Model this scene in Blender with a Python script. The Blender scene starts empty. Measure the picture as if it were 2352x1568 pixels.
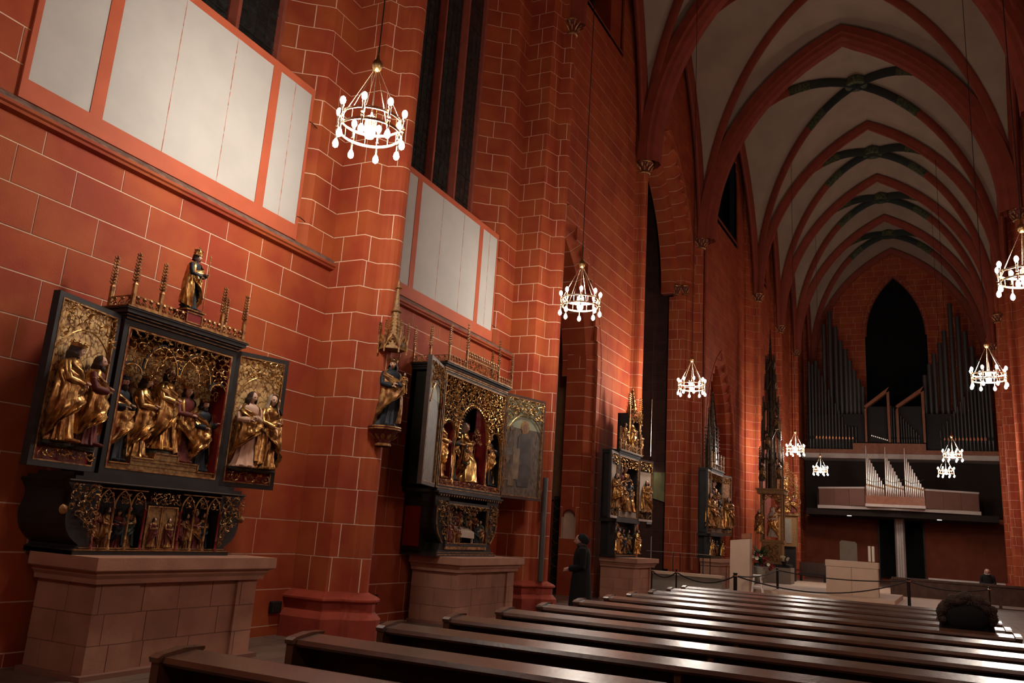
import bpy, math, random
from mathutils import Vector, Matrix, noise
PI = math.pi
sc = bpy.context.scene
COL = sc.collection
R = random.Random(7)

# ------------------------------------------------------------ camera, world, exposure
cam_d = bpy.data.cameras.new('camera'); cam = bpy.data.objects.new('camera', cam_d); COL.objects.link(cam)
cam_d.sensor_width = 36.0; cam_d.lens = 1874.0 * 36.0 / 2352.0
cam_d.clip_start = 0.05; cam_d.clip_end = 300
F_ = Vector((0.87512334, 0.4274895, 0.22674183)); R_ = Vector((0.4245056, -0.90313696, 0.0643322)); U_ = Vector((-0.23228027, -0.03995456, 0.97182792))
cam.matrix_world = Matrix(((R_.x, U_.x, -F_.x, 0), (R_.y, U_.y, -F_.y, 0), (R_.z, U_.z, -F_.z, 1.57), (0, 0, 0, 1)))
sc.camera = cam
sc.view_settings.view_transform = 'Standard'; sc.view_settings.look = 'None'
sc.view_settings.gamma = 1.0; sc.view_settings.use_curve_mapping = False
sc.view_settings.exposure = 0.0
w = bpy.data.worlds.new('night'); sc.world = w; w.use_nodes = True
w.node_tree.nodes['Background'].inputs[0].default_value = (0.01, 0.01, 0.01, 1)
w.node_tree.nodes['Background'].inputs[1].default_value = 0.15
LAMP_W = 330.0          # light of one chandelier (watts)
LAMP_COL = (1.0, 0.885, 0.78)
sc.cycles.max_bounces = 6; sc.cycles.diffuse_bounces = 4; sc.cycles.glossy_bounces = 3

# ------------------------------------------------------------ materials
MATS = {}
def mat(name, col, rough=0.7, metal=0.0, var=0.0, scale=6.0, col2=None, bump=0.0, bscale=40.0, perobj=0.0, emit=0.0, spec=0.3, coat=0.0):
    m = bpy.data.materials.new(name); m.use_nodes = True
    nt = m.node_tree; N = nt.nodes; L = nt.links; b = N['Principled BSDF']
    b.inputs['Roughness'].default_value = rough; b.inputs['Metallic'].default_value = metal
    b.inputs['Specular IOR Level'].default_value = spec
    if coat: b.inputs['Coat Weight'].default_value = coat; b.inputs['Coat Roughness'].default_value = 0.15
    c = (*col, 1); cout = None
    geo = None
    if col2 or var or bump:
        geo = N.new('ShaderNodeNewGeometry')
    if col2 or var:
        nz = N.new('ShaderNodeTexNoise'); nz.inputs['Scale'].default_value = scale; nz.inputs['Detail'].default_value = 5
        L.new(geo.outputs['Position'], nz.inputs['Vector'])
        rp = N.new('ShaderNodeValToRGB'); e = rp.color_ramp.elements
        e[0].position = 0.38; e[1].position = 0.62
        c2 = col2 if col2 else tuple(x * (1 - var) for x in col)
        e[0].color = (*c2, 1); e[1].color = c
        L.new(nz.outputs['Fac'], rp.inputs['Fac']); cout = rp.outputs['Color']
    if perobj:
        oi = N.new('ShaderNodeObjectInfo'); g2 = N.new('ShaderNodeNewGeometry')
        ad = N.new('ShaderNodeMath'); ad.operation = 'ADD'; L.new(oi.outputs['Random'], ad.inputs[0]); L.new(g2.outputs['Random Per Island'], ad.inputs[1])
        fr = N.new('ShaderNodeMath'); fr.operation = 'FRACT'; L.new(ad.outputs[0], fr.inputs[0])
        mr = N.new('ShaderNodeMapRange'); mr.inputs['To Min'].default_value = 1 - perobj; mr.inputs['To Max'].default_value = 1 + perobj * .6
        L.new(fr.outputs[0], mr.inputs['Value'])
        mx = N.new('ShaderNodeVectorMath'); mx.operation = 'SCALE'
        if cout: L.new(cout, mx.inputs[0])
        else: mx.inputs[0].default_value = col
        L.new(mr.outputs[0], mx.inputs['Scale']); cout = mx.outputs[0]
    if cout: L.new(cout, b.inputs['Base Color'])
    else: b.inputs['Base Color'].default_value = c
    if bump:
        n2 = N.new('ShaderNodeTexNoise'); n2.inputs['Scale'].default_value = bscale; n2.inputs['Detail'].default_value = 4
        L.new(geo.outputs['Position'], n2.inputs['Vector'])
        bp = N.new('ShaderNodeBump'); bp.inputs['Strength'].default_value = bump; bp.inputs['Distance'].default_value = 0.01
        L.new(n2.outputs['Fac'], bp.inputs['Height']); L.new(bp.outputs['Normal'], b.inputs['Normal'])
    if emit:
        b.inputs['Emission Color'].default_value = c; b.inputs['Emission Strength'].default_value = emit
    MATS[name] = m
    return m
M_STONE = mat('red_sandstone_paint', (0.335, 0.070, 0.0175), 0.75, col2=(0.275, 0.040, 0.014), scale=1.6, bump=0.25, bscale=60, perobj=0.10)
M_RIB = mat('red_rib_paint', (0.22, 0.040, 0.020), 0.7, var=0.15, scale=3, bump=0.2)
M_MORTAR = mat('white_joint', (0.70, 0.52, 0.38), 0.9)
M_BASE = mat('pier_base_red', (0.30, 0.045, 0.022), 0.7, var=0.2, scale=4, bump=0.25)
M_PLASTER = mat('vault_plaster', (0.31, 0.225, 0.165), 0.9, var=0.12, scale=1.2, bump=0.15, bscale=20)
M_ORANGE = mat('frame_orange_paint', (0.43, 0.095, 0.042), 0.7, var=0.10, scale=3)
M_LEDGE = mat('weathered_ledge', (0.20, 0.12, 0.09), 0.9, col2=(0.11, 0.06, 0.045), scale=9, bump=0.4)
M_PAPER = mat('covering_paper', (0.43, 0.425, 0.395), 0.85, var=0.06, scale=2.5)
M_SEAM = mat('paper_seam', (0.50, 0.33, 0.27), 0.85, col2=(0.34, 0.12, 0.08), scale=9)
M_SLAB = mat('altar_sandstone', (0.36, 0.18, 0.115), 0.85, var=0.18, scale=3, bump=0.25, perobj=0.10)
M_SLABJ = mat('altar_joint', (0.20, 0.095, 0.065), 0.9)
M_FLOOR = mat('floor_stone', (0.15, 0.10, 0.075), 0.5, var=0.25, scale=2, perobj=0.12)
M_FLOORJ = mat('floor_joint', (0.07, 0.05, 0.04), 0.8)
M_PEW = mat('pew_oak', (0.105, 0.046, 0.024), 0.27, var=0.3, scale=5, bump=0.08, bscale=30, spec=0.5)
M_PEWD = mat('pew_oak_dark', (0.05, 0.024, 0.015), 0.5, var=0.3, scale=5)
M_GOLD = mat('old_gilding', (0.56, 0.33, 0.115), 0.34, 0.9, col2=(0.26, 0.12, 0.04), scale=14, bump=0.12, bscale=50)
M_GOLDB = mat('bright_gilding', (0.72, 0.45, 0.16), 0.30, 0.9, col2=(0.42, 0.22, 0.07), scale=16, bump=0.1)
M_GOLDM = mat('matt_gilding', (0.40, 0.22, 0.075), 0.45, 0.5, col2=(0.15, 0.055, 0.02), scale=14, bump=0.3)
M_SPIRE = mat('darkened_carved_oak', (0.075, 0.045, 0.022), 0.45, 0.35, col2=(0.03, 0.018, 0.010), scale=9)
M_INSC = mat('inscribed_board', (0.30, 0.17, 0.06), 0.6, 0.2, col2=(0.15, 0.08, 0.03), scale=30)
M_DARK = mat('blue_black_paint', (0.022, 0.020, 0.020), 0.5, var=0.3, scale=5)
M_BLACK = mat('black_wood', (0.010, 0.008, 0.007), 0.6)
M_REDL = mat('red_lacquer', (0.16, 0.008, 0.008), 0.45)
M_SKIN = mat('painted_flesh', (0.58, 0.37, 0.26), 0.55)
M_SKINP = mat('skin', (0.46, 0.24, 0.17), 0.55)
M_HAIR = mat('dark_hair', (0.035, 0.018, 0.012), 0.6, bump=0.6, bscale=90)
M_GREY = mat('grey_hair', (0.35, 0.32, 0.30), 0.6, bump=0.5, bscale=90)
M_BLUE = mat('dark_blue_cloth', (0.016, 0.021, 0.028), 0.6, var=0.3)
M_REDC = mat('dark_red_cloth', (0.14, 0.025, 0.02), 0.6, var=0.3)
M_GREEN = mat('dark_green_cloth', (0.03, 0.045, 0.03), 0.6, var=0.3)
M_VEIL = mat('pale_veil', (0.42, 0.34, 0.27), 0.7)
M_ROCK = mat('painted_ground', (0.05, 0.05, 0.04), 0.7, var=0.4, scale=12)
M_BRASS = mat('brass', (0.86, 0.74, 0.54), 0.25, 1.0)
M_BRASSD = mat('aged_brass', (0.45, 0.30, 0.13), 0.35, 1.0)
M_IRON = mat('black_iron', (0.015, 0.013, 0.012), 0.45, 0.6)
M_CORD = mat('dark_cable', (0.012, 0.010, 0.010), 0.6)
M_PIPE = mat('tin_pipe', (0.55, 0.53, 0.50), 0.28, 0.95)
M_PIPED = mat('zinc_pipe', (0.11, 0.11, 0.105), 0.45, 0.7)
M_COPPER = mat('copper_mouth', (0.75, 0.30, 0.14), 0.3, 0.9)
M_CASE = mat('organ_case_wood', (0.27, 0.095, 0.045), 0.45, var=0.2, scale=6)
M_PARA = mat('parapet_plum', (0.17, 0.085, 0.065), 0.6, var=0.1, scale=2)
M_CONC = mat('pale_concrete', (0.50, 0.44, 0.40), 0.75, var=0.08)
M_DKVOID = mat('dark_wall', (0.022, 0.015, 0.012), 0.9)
M_LIME = mat('pale_limestone', (0.46, 0.33, 0.24), 0.7, var=0.06, scale=3)
M_LIMEG = mat('grey_limestone', (0.22, 0.19, 0.15), 0.75, var=0.1, scale=3)
M_COAT = mat('black_coat', (0.004, 0.004, 0.0045), 0.9)
M_GLASSD = mat('dark_leaded_glass', (0.010, 0.011, 0.010), 0.25, col2=(0.022, 0.026, 0.024), scale=8, spec=0.5)
M_CHOIR = mat('dark_choir_stone', (0.060, 0.022, 0.017), 0.85, var=0.3, scale=2)  # choir stones, darker and browner than the red walls
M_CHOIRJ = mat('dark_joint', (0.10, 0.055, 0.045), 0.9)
M_DKGL = mat('unlit_far_glass', (0.004, 0.004, 0.004), 0.8, spec=0.1)
M_LEAD = mat('lead_came', (0.03, 0.03, 0.028), 0.6, 0.5)
M_MULL = mat('mullion_red', (0.25, 0.06, 0.035), 0.75, var=0.15)
M_OCHRE = mat('ochre_plaster', (0.24, 0.15, 0.065), 0.85, var=0.15)
M_CLOTHG = mat('green_black_border', (0.010, 0.018, 0.013), 0.8)
M_WHITE = mat('white_enamel', (0.70, 0.66, 0.60), 0.4)
M_ROPE = mat('rope_dark', (0.018, 0.013, 0.010), 0.8)
M_LEAF = mat('leaf_green', (0.03, 0.06, 0.02), 0.6)
M_PETALW = mat('petal_cream', (0.55, 0.50, 0.36), 0.6)
M_PETALR = mat('petal_red', (0.16, 0.015, 0.02), 0.6)
M_BULB = mat('bulb', (1.0, 0.86, 0.70), 0.4, emit=45.0)
M_CENTRE = mat('lit_glass_cylinder', (1.0, 0.84, 0.66), 0.4, emit=10.0)
M_SPOT = mat('floor_spot_lens', (0.85, 1.0, 0.80), 0.4, emit=12.0)
M_TEAL = mat('rib_dark_band', (0.020, 0.026, 0.022), 0.6)
M_TEALG = mat('rib_gold_band', (0.09, 0.085, 0.035), 0.6, 0.0, col2=(0.015, 0.035, 0.02), scale=9)
M_BOOK = mat('candle_wax', (0.65, 0.58, 0.48), 0.5)
M_GLASS = mat('rail_glass', (0.12, 0.10, 0.09), 0.15, spec=0.5)
for m in (M_BULB, M_CENTRE, M_SPOT): m.cycles.emission_sampling = 'NONE'

def brocade(name, c1, c2, scale):
    m = mat(name, c1, 0.48, 0.45); nt = m.node_tree; N = nt.nodes; L = nt.links; b = N['Principled BSDF']
    tc = N.new('ShaderNodeTexCoord'); vo = N.new('ShaderNodeTexVoronoi'); vo.feature = 'DISTANCE_TO_EDGE'; vo.inputs['Scale'].default_value = scale
    nz = N.new('ShaderNodeTexNoise'); nz.inputs['Scale'].default_value = scale * 0.8
    ad = N.new('ShaderNodeVectorMath'); ad.operation = 'MULTIPLY_ADD'; ad.inputs[1].default_value = (0.12, 0.12, 0.12)
    L.new(nz.outputs['Color'], ad.inputs[0]); L.new(tc.outputs['Object'], ad.inputs[2]); L.new(ad.outputs[0], vo.inputs['Vector'])
    rp = N.new('ShaderNodeValToRGB'); rp.color_ramp.elements[0].position = 0.03; rp.color_ramp.elements[1].position = 0.09
    rp.color_ramp.elements[0].color = (*c2, 1); rp.color_ramp.elements[1].color = (*c1, 1)
    L.new(vo.outputs['Distance'], rp.inputs['Fac']); L.new(rp.outputs['Color'], b.inputs['Base Color'])
    bp = N.new('ShaderNodeBump'); bp.inputs['Strength'].default_value = 0.3; bp.inputs['Distance'].default_value = 0.01
    L.new(vo.outputs['Distance'], bp.inputs['Height']); L.new(bp.outputs['Normal'], b.inputs['Normal'])
    return m
M_BROC = brocade('gold_brocade', (0.66, 0.45, 0.20), (0.20, 0.10, 0.04), 12)

def painting(name, cols, scale=3.0, metal=0.0):
    """old painted panel: soft patches of dull colour"""
    m = mat(name, cols[0], 0.45); nt = m.node_tree; N = nt.nodes; L = nt.links; b = N['Principled BSDF']
    tc = N.new('ShaderNodeTexCoord'); mp = N.new('ShaderNodeMapping'); mp.inputs['Scale'].default_value = (1.6, 1.6, 0.55)
    nz = N.new('ShaderNodeTexNoise'); nz.inputs['Scale'].default_value = scale; nz.inputs['Detail'].default_value = 6
    L.new(tc.outputs['Object'], mp.inputs[0]); L.new(mp.outputs[0], nz.inputs['Vector'])
    rp = N.new('ShaderNodeValToRGB'); e = rp.color_ramp.elements
    n = len(cols)
    e[0].position = 0.30; e[0].color = (*cols[0], 1); e[1].position = 0.70; e[1].color = (*cols[-1], 1)
    for i in range(1, n - 1):
        x = e.new(0.30 + 0.40 * i / (n - 1)); x.color = (*cols[i], 1)
    L.new(nz.outputs['Fac'], rp.inputs['Fac']); L.new(rp.outputs['Color'], b.inputs['Base Color'])
    return m
M_PAINT = painting('old_panel_painting', [(0.030, 0.020, 0.012), (0.115, 0.085, 0.06), (0.05, 0.034, 0.022), (0.12, 0.095, 0.07), (0.04, 0.026, 0.016)], 5.5)
M_PAINTSKY = mat('painted_sky', (0.24, 0.26, 0.17), 0.5, var=0.1)
M_PAINT2 = painting('faded_green_painting', [(0.09, 0.09, 0.04), (0.20, 0.19, 0.09), (0.13, 0.13, 0.08)], 2.0)

# ------------------------------------------------------------ mesh building
class MB:
    def __init__(s): s.v = []; s.f = []; s.m = []; s.cur = 0
    def add(s, vs, fs):
        o = len(s.v); s.v.extend(vs); s.f.extend([tuple(i + o for i in f) for f in fs]); s.m.extend([s.cur] * len(fs))
    def box(s, x0, x1, y0, y1, z0, z1):
        s.add([(x0, y0, z0), (x1, y0, z0), (x1, y1, z0), (x0, y1, z0), (x0, y0, z1), (x1, y0, z1), (x1, y1, z1), (x0, y1, z1)],
              [(0, 3, 2, 1), (4, 5, 6, 7), (0, 1, 5, 4), (1, 2, 6, 5), (2, 3, 7, 6), (3, 0, 4, 7)])
    def cbox(s, x0, x1, y0, y1, z0, z1, c=0.01):
        """box with chamfered vertical and top edges"""
        c = min(c, (x1 - x0) * .45, (y1 - y0) * .45, (z1 - z0) * .45)
        def ring(i, z): return [(x0 + i, y0 + c, z), (x0 + c, y0 + i, z), (x1 - c, y0 + i, z), (x1 - i, y0 + c, z), (x1 - i, y1 - c, z), (x1 - c, y1 - i, z), (x0 + c, y1 - i, z), (x0 + i, y1 - c, z)]
        vs = ring(c * .7, z0) + ring(0, z0 + c) + ring(0, z1 - c) + ring(c * .7, z1)
        fs = [tuple(range(7, -1, -1)), tuple(range(24, 32))]
        for k in range(3):
            for i in range(8): j = (i + 1) % 8; fs.append((k * 8 + i, k * 8 + j, k * 8 + 8 + j, k * 8 + 8 + i))
        s.add(vs, fs)
    def prism(s, poly, ax, a, b):
        """poly: 2d outline; ax 'x','y','z' is the extrusion axis from a to b"""
        n = len(poly)
        def P(p, t):
            return {'x': (t, p[0], p[1]), 'y': (p[0], t, p[1]), 'z': (p[0], p[1], t)}[ax]
        s.add([P(p, a) for p in poly] + [P(p, b) for p in poly],
              [tuple(range(n)), tuple(range(2 * n - 1, n - 1, -1))] + [(i, i + n, (i + 1) % n + n, (i + 1) % n) for i in range(n)])
    def lathe(s, prof, cx=0, cy=0, cz=0, n=16, cap=True, sx=1, sy=1, ph=0):
        vs = []; fs = []
        for r, z in prof:
            for i in range(n):
                a = 2 * PI * i / n + ph; vs.append((cx + r * sx * math.cos(a), cy + r * sy * math.sin(a), cz + z))
        for k in range(len(prof) - 1):
            for i in range(n):
                j = (i + 1) % n; fs.append((k * n + i, k * n + j, k * n + n + j, k * n + n + i))
        if cap: fs += [tuple(range(n - 1, -1, -1)), tuple(range((len(prof) - 1) * n, len(prof) * n))]
        s.add(vs, fs)
    def tube(s, pts, r, n=6, cap=True):
        pts = [Vector(p) for p in pts]; m = len(pts)
        rs = r if isinstance(r, (list, tuple)) else [r] * m
        vs = []; fs = []; up = None
        for k in range(m):
            t = (pts[min(k + 1, m - 1)] - pts[max(k - 1, 0)]).normalized()
            if up is None:
                up = Vector((0, 0, 1)) if abs(t.z) < .9 else Vector((1, 0, 0))
            a = t.cross(up)
            if a.length < 1e-6: a = t.cross(Vector((0, 1, 0)))
            a.normalize(); b = a.cross(t).normalized(); up = b
            for i in range(n):
                q = 2 * PI * i / n; vs.append(tuple(pts[k] + a * rs[k] * math.cos(q) + b * rs[k] * math.sin(q)))
        for k in range(m - 1):
            for i in range(n):
                j = (i + 1) % n; fs.append((k * n + i, k * n + j, k * n + n + j, k * n + n + i))
        if cap: fs += [tuple(range(n - 1, -1, -1)), tuple(range((m - 1) * n, m * n))]
        s.add(vs, fs)
    def ell(s, c, rx, ry, rz, n=10, m=7, fn=None):
        vs = []; fs = []
        for k in range(1, m):
            ph = PI * k / m
            for i in range(n):
                a = 2 * PI * i / n; x, y, z = math.sin(ph) * math.cos(a), math.sin(ph) * math.sin(a), math.cos(ph)
                q = fn(x, y, z) if fn else 1.0
                vs.append((c[0] + rx * x * q, c[1] + ry * y * q, c[2] + rz * z))
        vs += [(c[0], c[1], c[2] + rz), (c[0], c[1], c[2] - rz)]; T = len(vs) - 2; Bm = T + 1
        for k in range(m - 2):
            for i in range(n):
                j = (i + 1) % n; fs.append((k * n + i, k * n + n + i, k * n + n + j, k * n + j))
        for i in range(n):
            j = (i + 1) % n; fs.append((T, i, j)); fs.append((Bm, (m - 2) * n + j, (m - 2) * n + i))
        s.add(vs, fs)
    def merge(s, o, mx=None, m=None):
        vs = [tuple(mx @ Vector(v)) for v in o.v] if mx else o.v
        off = len(s.v); s.v.extend(vs); s.f.extend([tuple(i + off for i in f) for f in o.f]); s.m.extend([s.cur if m is None else m] * len(o.f))
    def build(s, name, m, parent=None, smooth=False, local=False, **props):
        me = bpy.data.meshes.new(name)
        n = max(1, len(s.v)); mn = [min(v[i] for v in s.v) for i in range(3)]; mx = [max(v[i] for v in s.v) for i in range(3)]
        c = Vector([(mn[i] + mx[i]) / 2 for i in range(3)]); c.z = mn[2]
        me.from_pydata([(v[0] - c.x, v[1] - c.y, v[2] - c.z) for v in s.v], [], s.f)
        ml = m if isinstance(m, (list, tuple)) else [m]
        for q in ml: me.materials.append(q)
        if len(ml) > 1: me.polygons.foreach_set('material_index', s.m)
        if smooth:
            me.polygons.foreach_set('use_smooth', [True] * len(s.f))
            if smooth == 'auto':
                me.set_sharp_from_angle(angle=math.radians(42))
        me.update()
        o = bpy.data.objects.new(name, me); COL.objects.link(o)
        if parent is not None:
            o.parent = parent
            if local: o.location = c - (Vector(parent['_c']) if '_c' in parent else Vector())
            else: o.location = c - Vector(parent.get('_w', (0, 0, 0)))
        else: o.location = c
        # remember where this mesh's own origin lies, for its children
        if local: o['_c'] = tuple(c)
        else: o['_w'] = tuple(c)
        for k, q in props.items(): o[k] = q
        return o
def empty(name, loc=(0, 0, 0), rot=0.0, **props):
    o = bpy.data.objects.new(name, None); COL.objects.link(o); o.location = loc; o.rotation_euler = (0, 0, rot)
    o.empty_display_size = .2; o['_w'] = tuple(loc); o['_c'] = (0, 0, 0)
    for k, q in props.items(): o[k] = q
    return o
def tag(o, label, cat, group=None):
    o['label'] = label; o['category'] = cat
    if group: o['group'] = group
    return o
def copy_tree(o, parent=None):
    c = o.copy(); COL.objects.link(c)
    if parent: c.parent = parent
    for ch in o.children: copy_tree(ch, c)
    return c

# ------------------------------------------------------------ masonry
def offset_path(P, d):
    """shift a polyline to its right-hand side by d"""
    out = []
    for i, p in enumerate(P):
        ns = []
        if i > 0: a = P[i] - P[i - 1]; ns.append(Vector((a.y, -a.x)).normalized())
        if i < len(P) - 1: a = P[i + 1] - P[i]; ns.append(Vector((a.y, -a.x)).normalized())
        n = sum(ns, Vector((0, 0)))
        n = n.normalized() if n.length > 1e-4 else ns[0]
        k = 1 / max(0.5, n.dot(ns[0]))
        out.append(p + n * d * k)
    return out
def cut_path(P, cum, a, b):
    def at(s):
        for i in range(len(P) - 1):
            if s <= cum[i + 1] + 1e-9:
                t = (s - cum[i]) / max(1e-9, cum[i + 1] - cum[i]); return P[i].lerp(P[i + 1], t)
        return P[-1].copy()
    pts = [at(a)] + [P[i].copy() for i in range(1, len(P) - 1) if a + 1e-3 < cum[i] < b - 1e-3] + [at(b)]
    return pts
COURSES = [0, 0.137, 0.608, 1.072, 1.531, 2.01, 2.472, 2.895, 3.318, 3.74, 4.158, 4.586, 4.995, 5.40, 5.80, 6.19]
while COURSES[-1] < 24: COURSES.append(COURSES[-1] + 0.405)
G_ = 0.0145
N_ST = [0]
def masonry(parent, path, z0, z1, seed, length=0.8, th=0.10, openings=(), single=300, gap=None, step=1, material=None, joint=None, courses=None):
    """parent's stones along a plan path (front on the right-hand side) plus the white bed behind them"""
    material = material or M_STONE; joint = joint or M_MORTAR
    gap = gap or (G_ if path[0][0] < 23 else .009)
    rr = random.Random(seed); P = [Vector(p) for p in path]
    cum = [0]
    for i in range(len(P) - 1): cum.append(cum[-1] + (P[i + 1] - P[i]).length)
    T = cum[-1]
    cs = [c for c in (courses or COURSES)[::step] if z0 + 0.08 < c < z1 - 0.08]; cs = [z0] + cs + [z1]
    rest = MB(); bed = MB(); count = 0; todo = []
    for k in range(len(cs) - 1):
        a, b = cs[k], cs[k + 1]; zm = (a + b) / 2
        spans = [(0.0, T)]
        for op in openings:
            hw = op_half(op, zm) if op_half(op, a) or op_half(op, b) else 0
            hw = max(hw, 0)
            if hw > 0:
                ns = []
                for s0, s1 in spans:
                    if op['s'] - hw > s0 + .02: ns.append((s0, min(s1, op['s'] - hw)))
                    if op['s'] + hw < s1 - .02: ns.append((max(s0, op['s'] + hw), s1))
                spans = [q for q in ns if q[1] > q[0]]
        for s0, s1 in spans:
            # bed
            bp = offset_path(cut_path(P, cum, s0, s1), -0.005); bb = offset_path(cut_path(P, cum, s0, s1), -th)
            n = len(bp)
            bed.add([(p.x, p.y, a) for p in bp] + [(p.x, p.y, b) for p in bp] + [(p.x, p.y, a) for p in bb] + [(p.x, p.y, b) for p in bb],
                    [(i, i + 1, n + i + 1, n + i) for i in range(n - 1)] )
            # vertical joints
            js = [s0]; s = s0 + length * rr.uniform(.35, 1.1)
            while s < s1 - length * .3:
                # keep joints off the sharp bends
                if all(abs(s - c) > .05 for c in cum[1:-1]): js.append(s)
                else: js.append(s + .09)
                s = js[-1] + length * rr.uniform(.75, 1.25)
            js.append(s1)
            for i in range(len(js) - 1):
                if js[i + 1] - js[i] > .03: todo.append((a, b, js[i], js[i + 1]))
    for a, b, sa, sb in todo:
        e = gap / 2; pr = rr.uniform(-.0015, .0015)
        ea = 0 if sa < 1e-6 else e; eb = 0 if sb > T - 1e-6 else e
        fr = offset_path(cut_path(P, cum, sa + ea, sb - eb), pr); bk = offset_path(cut_path(P, cum, sa + ea, sb - eb), -th * .8)
        n = len(fr); za, zb = a + e, b - e
        mb = MB() if count < single else rest
        mb.add([(p.x, p.y, za) for p in fr] + [(p.x, p.y, zb) for p in fr] + [(p.x, p.y, za) for p in bk] + [(p.x, p.y, zb) for p in bk],
               [(i, i + 1, n + i + 1, n + i) for i in range(n - 1)] + [(n + i, n + i + 1, 3 * n + i + 1, 3 * n + i) for i in range(n - 1)]
               + [(2 * n + i, 2 * n + i + 1, i + 1, i) for i in range(n - 1)] + [(0, n, 3 * n, 2 * n), (n - 1, 3 * n - 1, 4 * n - 1, 2 * n - 1)])
        if mb is not rest: mb.build('stone', material, parent); N_ST[0] += 1
        count += 1
    bed.build('joint_bed', joint, parent)
    if rest.v: rest.build('upper_stones', material, parent, kind='stuff')
def op_half(op, z):
    hw, zs, za = op['hw'], op['zs'], op['za']
    if z < op.get('z0', -1) or z > za: return 0
    if z <= zs: return hw
    h = za - zs; Rr = (hw * hw + h * h) / (2 * hw)
    if Rr < hw: return hw * math.sqrt(max(0, 1 - ((z - zs) / h) ** 2))
    return hw - (Rr - math.sqrt(max(0, Rr * Rr - (z - zs) ** 2)))
def arch_pts(hw, zs, za, n=10):
    """left half of a pointed arch from springing to apex as (d, z), d = distance from the left springing"""
    h = za - zs; Rr = (hw * hw + h * h) / (2 * hw); out = []
    if Rr < hw * 1.001: return [(hw * (1 - math.cos(t)), zs + h * math.sin(t)) for t in [PI / 2 * i / n for i in range(n + 1)]]
    pm = math.asin(min(1, h / Rr))
    for i in range(n + 1):
        t = pm * i / n; out.append((Rr - Rr * math.cos(t), zs + Rr * math.sin(t)))
    return out
def arch_ring(parent, A, D, sc_, op, rw=0.5, depth=0.7, proud=0.02, splay=0.0, n=9, seed=0, jamb=True, name='voussoir', lo=None, material=None, jdepth=None):
    """voussoirs and jamb blocks round an opening in a wall through A with unit direction D; the inside edge lies `depth` behind"""
    A = Vector(A); D = Vector(D).normalized(); Nn = Vector((D.y, -D.x)); rr = random.Random(seed)
    material = material or M_STONE
    hw, zs, za = op['hw'], op['zs'], op['za']; pts = arch_pts(hw, zs, za, n)
    blocks = []
    for side in (-1, 1):
        inner = [(side * (hw - d), z) for d, z in pts]
        # outer ring points by normal offset
        outer = []
        for i, p in enumerate(inner):
            q0 = inner[max(0, i - 1)]; q1 = inner[min(n, i + 1)]
            t = Vector((q1[0] - q0[0], q1[1] - q0[1])).normalized(); nn = Vector((t.y, -t.x)) * side
            o = Vector(p) + nn * rw
            if i == n: o = Vector((0, p[1] + rw * 1.15))
            outer.append((o.x, o.y))
        if jamb:
            z0 = op.get('z0', 0) if lo is None else lo; zz = [z for z in COURSES if z0 + .1 < z < zs - .12]; zz = [max(z0, 0)] + zz + [zs]
            for i in range(len(zz) - 1): blocks.append(((side * hw, zz[i]), (side * hw, zz[i + 1]), (side * (hw + rw), zz[i]), (side * (hw + rw), zz[i + 1]), side * (2 if jdepth else 1)))
        for i in range(n): blocks.append((inner[i], inner[i + 1], outer[i], outer[i + 1], side))
    D0 = depth
    for (i0, i1, o0, o1, side) in blocks:
        depth = jdepth if abs(side) == 2 else D0
        g = G_ / 2; c = ((i0[0] + i1[0] + o0[0] + o1[0]) / 4, (i0[1] + i1[1] + o0[1] + o1[1]) / 4)
        def sh(p, q):
            v = Vector((q[0] - p[0], q[1] - p[1])).normalized() * g; return (p[0] + v.x, p[1] + v.y)
        a0, a1, b0, b1 = sh(i0, i1), sh(i1, i0), sh(o0, o1), sh(o1, o0)
        def W(p, v): q = A + D * (sc_ + p[0]) + Nn * v; return (q.x, q.y, p[1])
        mb = MB(); k = splay
        # front outer, front inner (splayed back), rear inner, rear outer
        f0, f1 = W(b0, proud), W(b1, proud)
        m0, m1 = W(a0, proud - k), W(a1, proud - k)
        r0, r1 = W(a0, -depth), W(a1, -depth); s0, s1 = W(b0, -depth), W(b1, -depth)
        mb.add([f0, f1, m1, m0, r0, r1, s1, s0], [(0, 1, 2, 3), (3, 2, 5, 4), (4, 5, 6, 7), (0, 3, 4, 7), (1, 6, 5, 2), (0, 7, 6, 1)])
        mb.build(name, material, parent)
    bed = MB()
    for (i0, i1, o0, o1, side) in blocks:
        depth = jdepth if abs(side) == 2 else D0; side = 1 if side > 0 else -1
        g = .006
        def W(p, v): q = A + D * (sc_ + p[0]) + Nn * v; return (q.x, q.y, p[1])
        i0g = (i0[0] + side * g, i0[1]); i1g = (i1[0] + side * g, i1[1])
        bed.add([W(o0, proud - g), W(o1, proud - g), W(i1g, proud - splay - g), W(i0g, proud - splay - g), W(i0g, -depth + g), W(i1g, -depth + g)], [(0, 1, 2, 3), (3, 2, 5, 4)])
    bed.build('joint_bed', M_MORTAR, parent)

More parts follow.
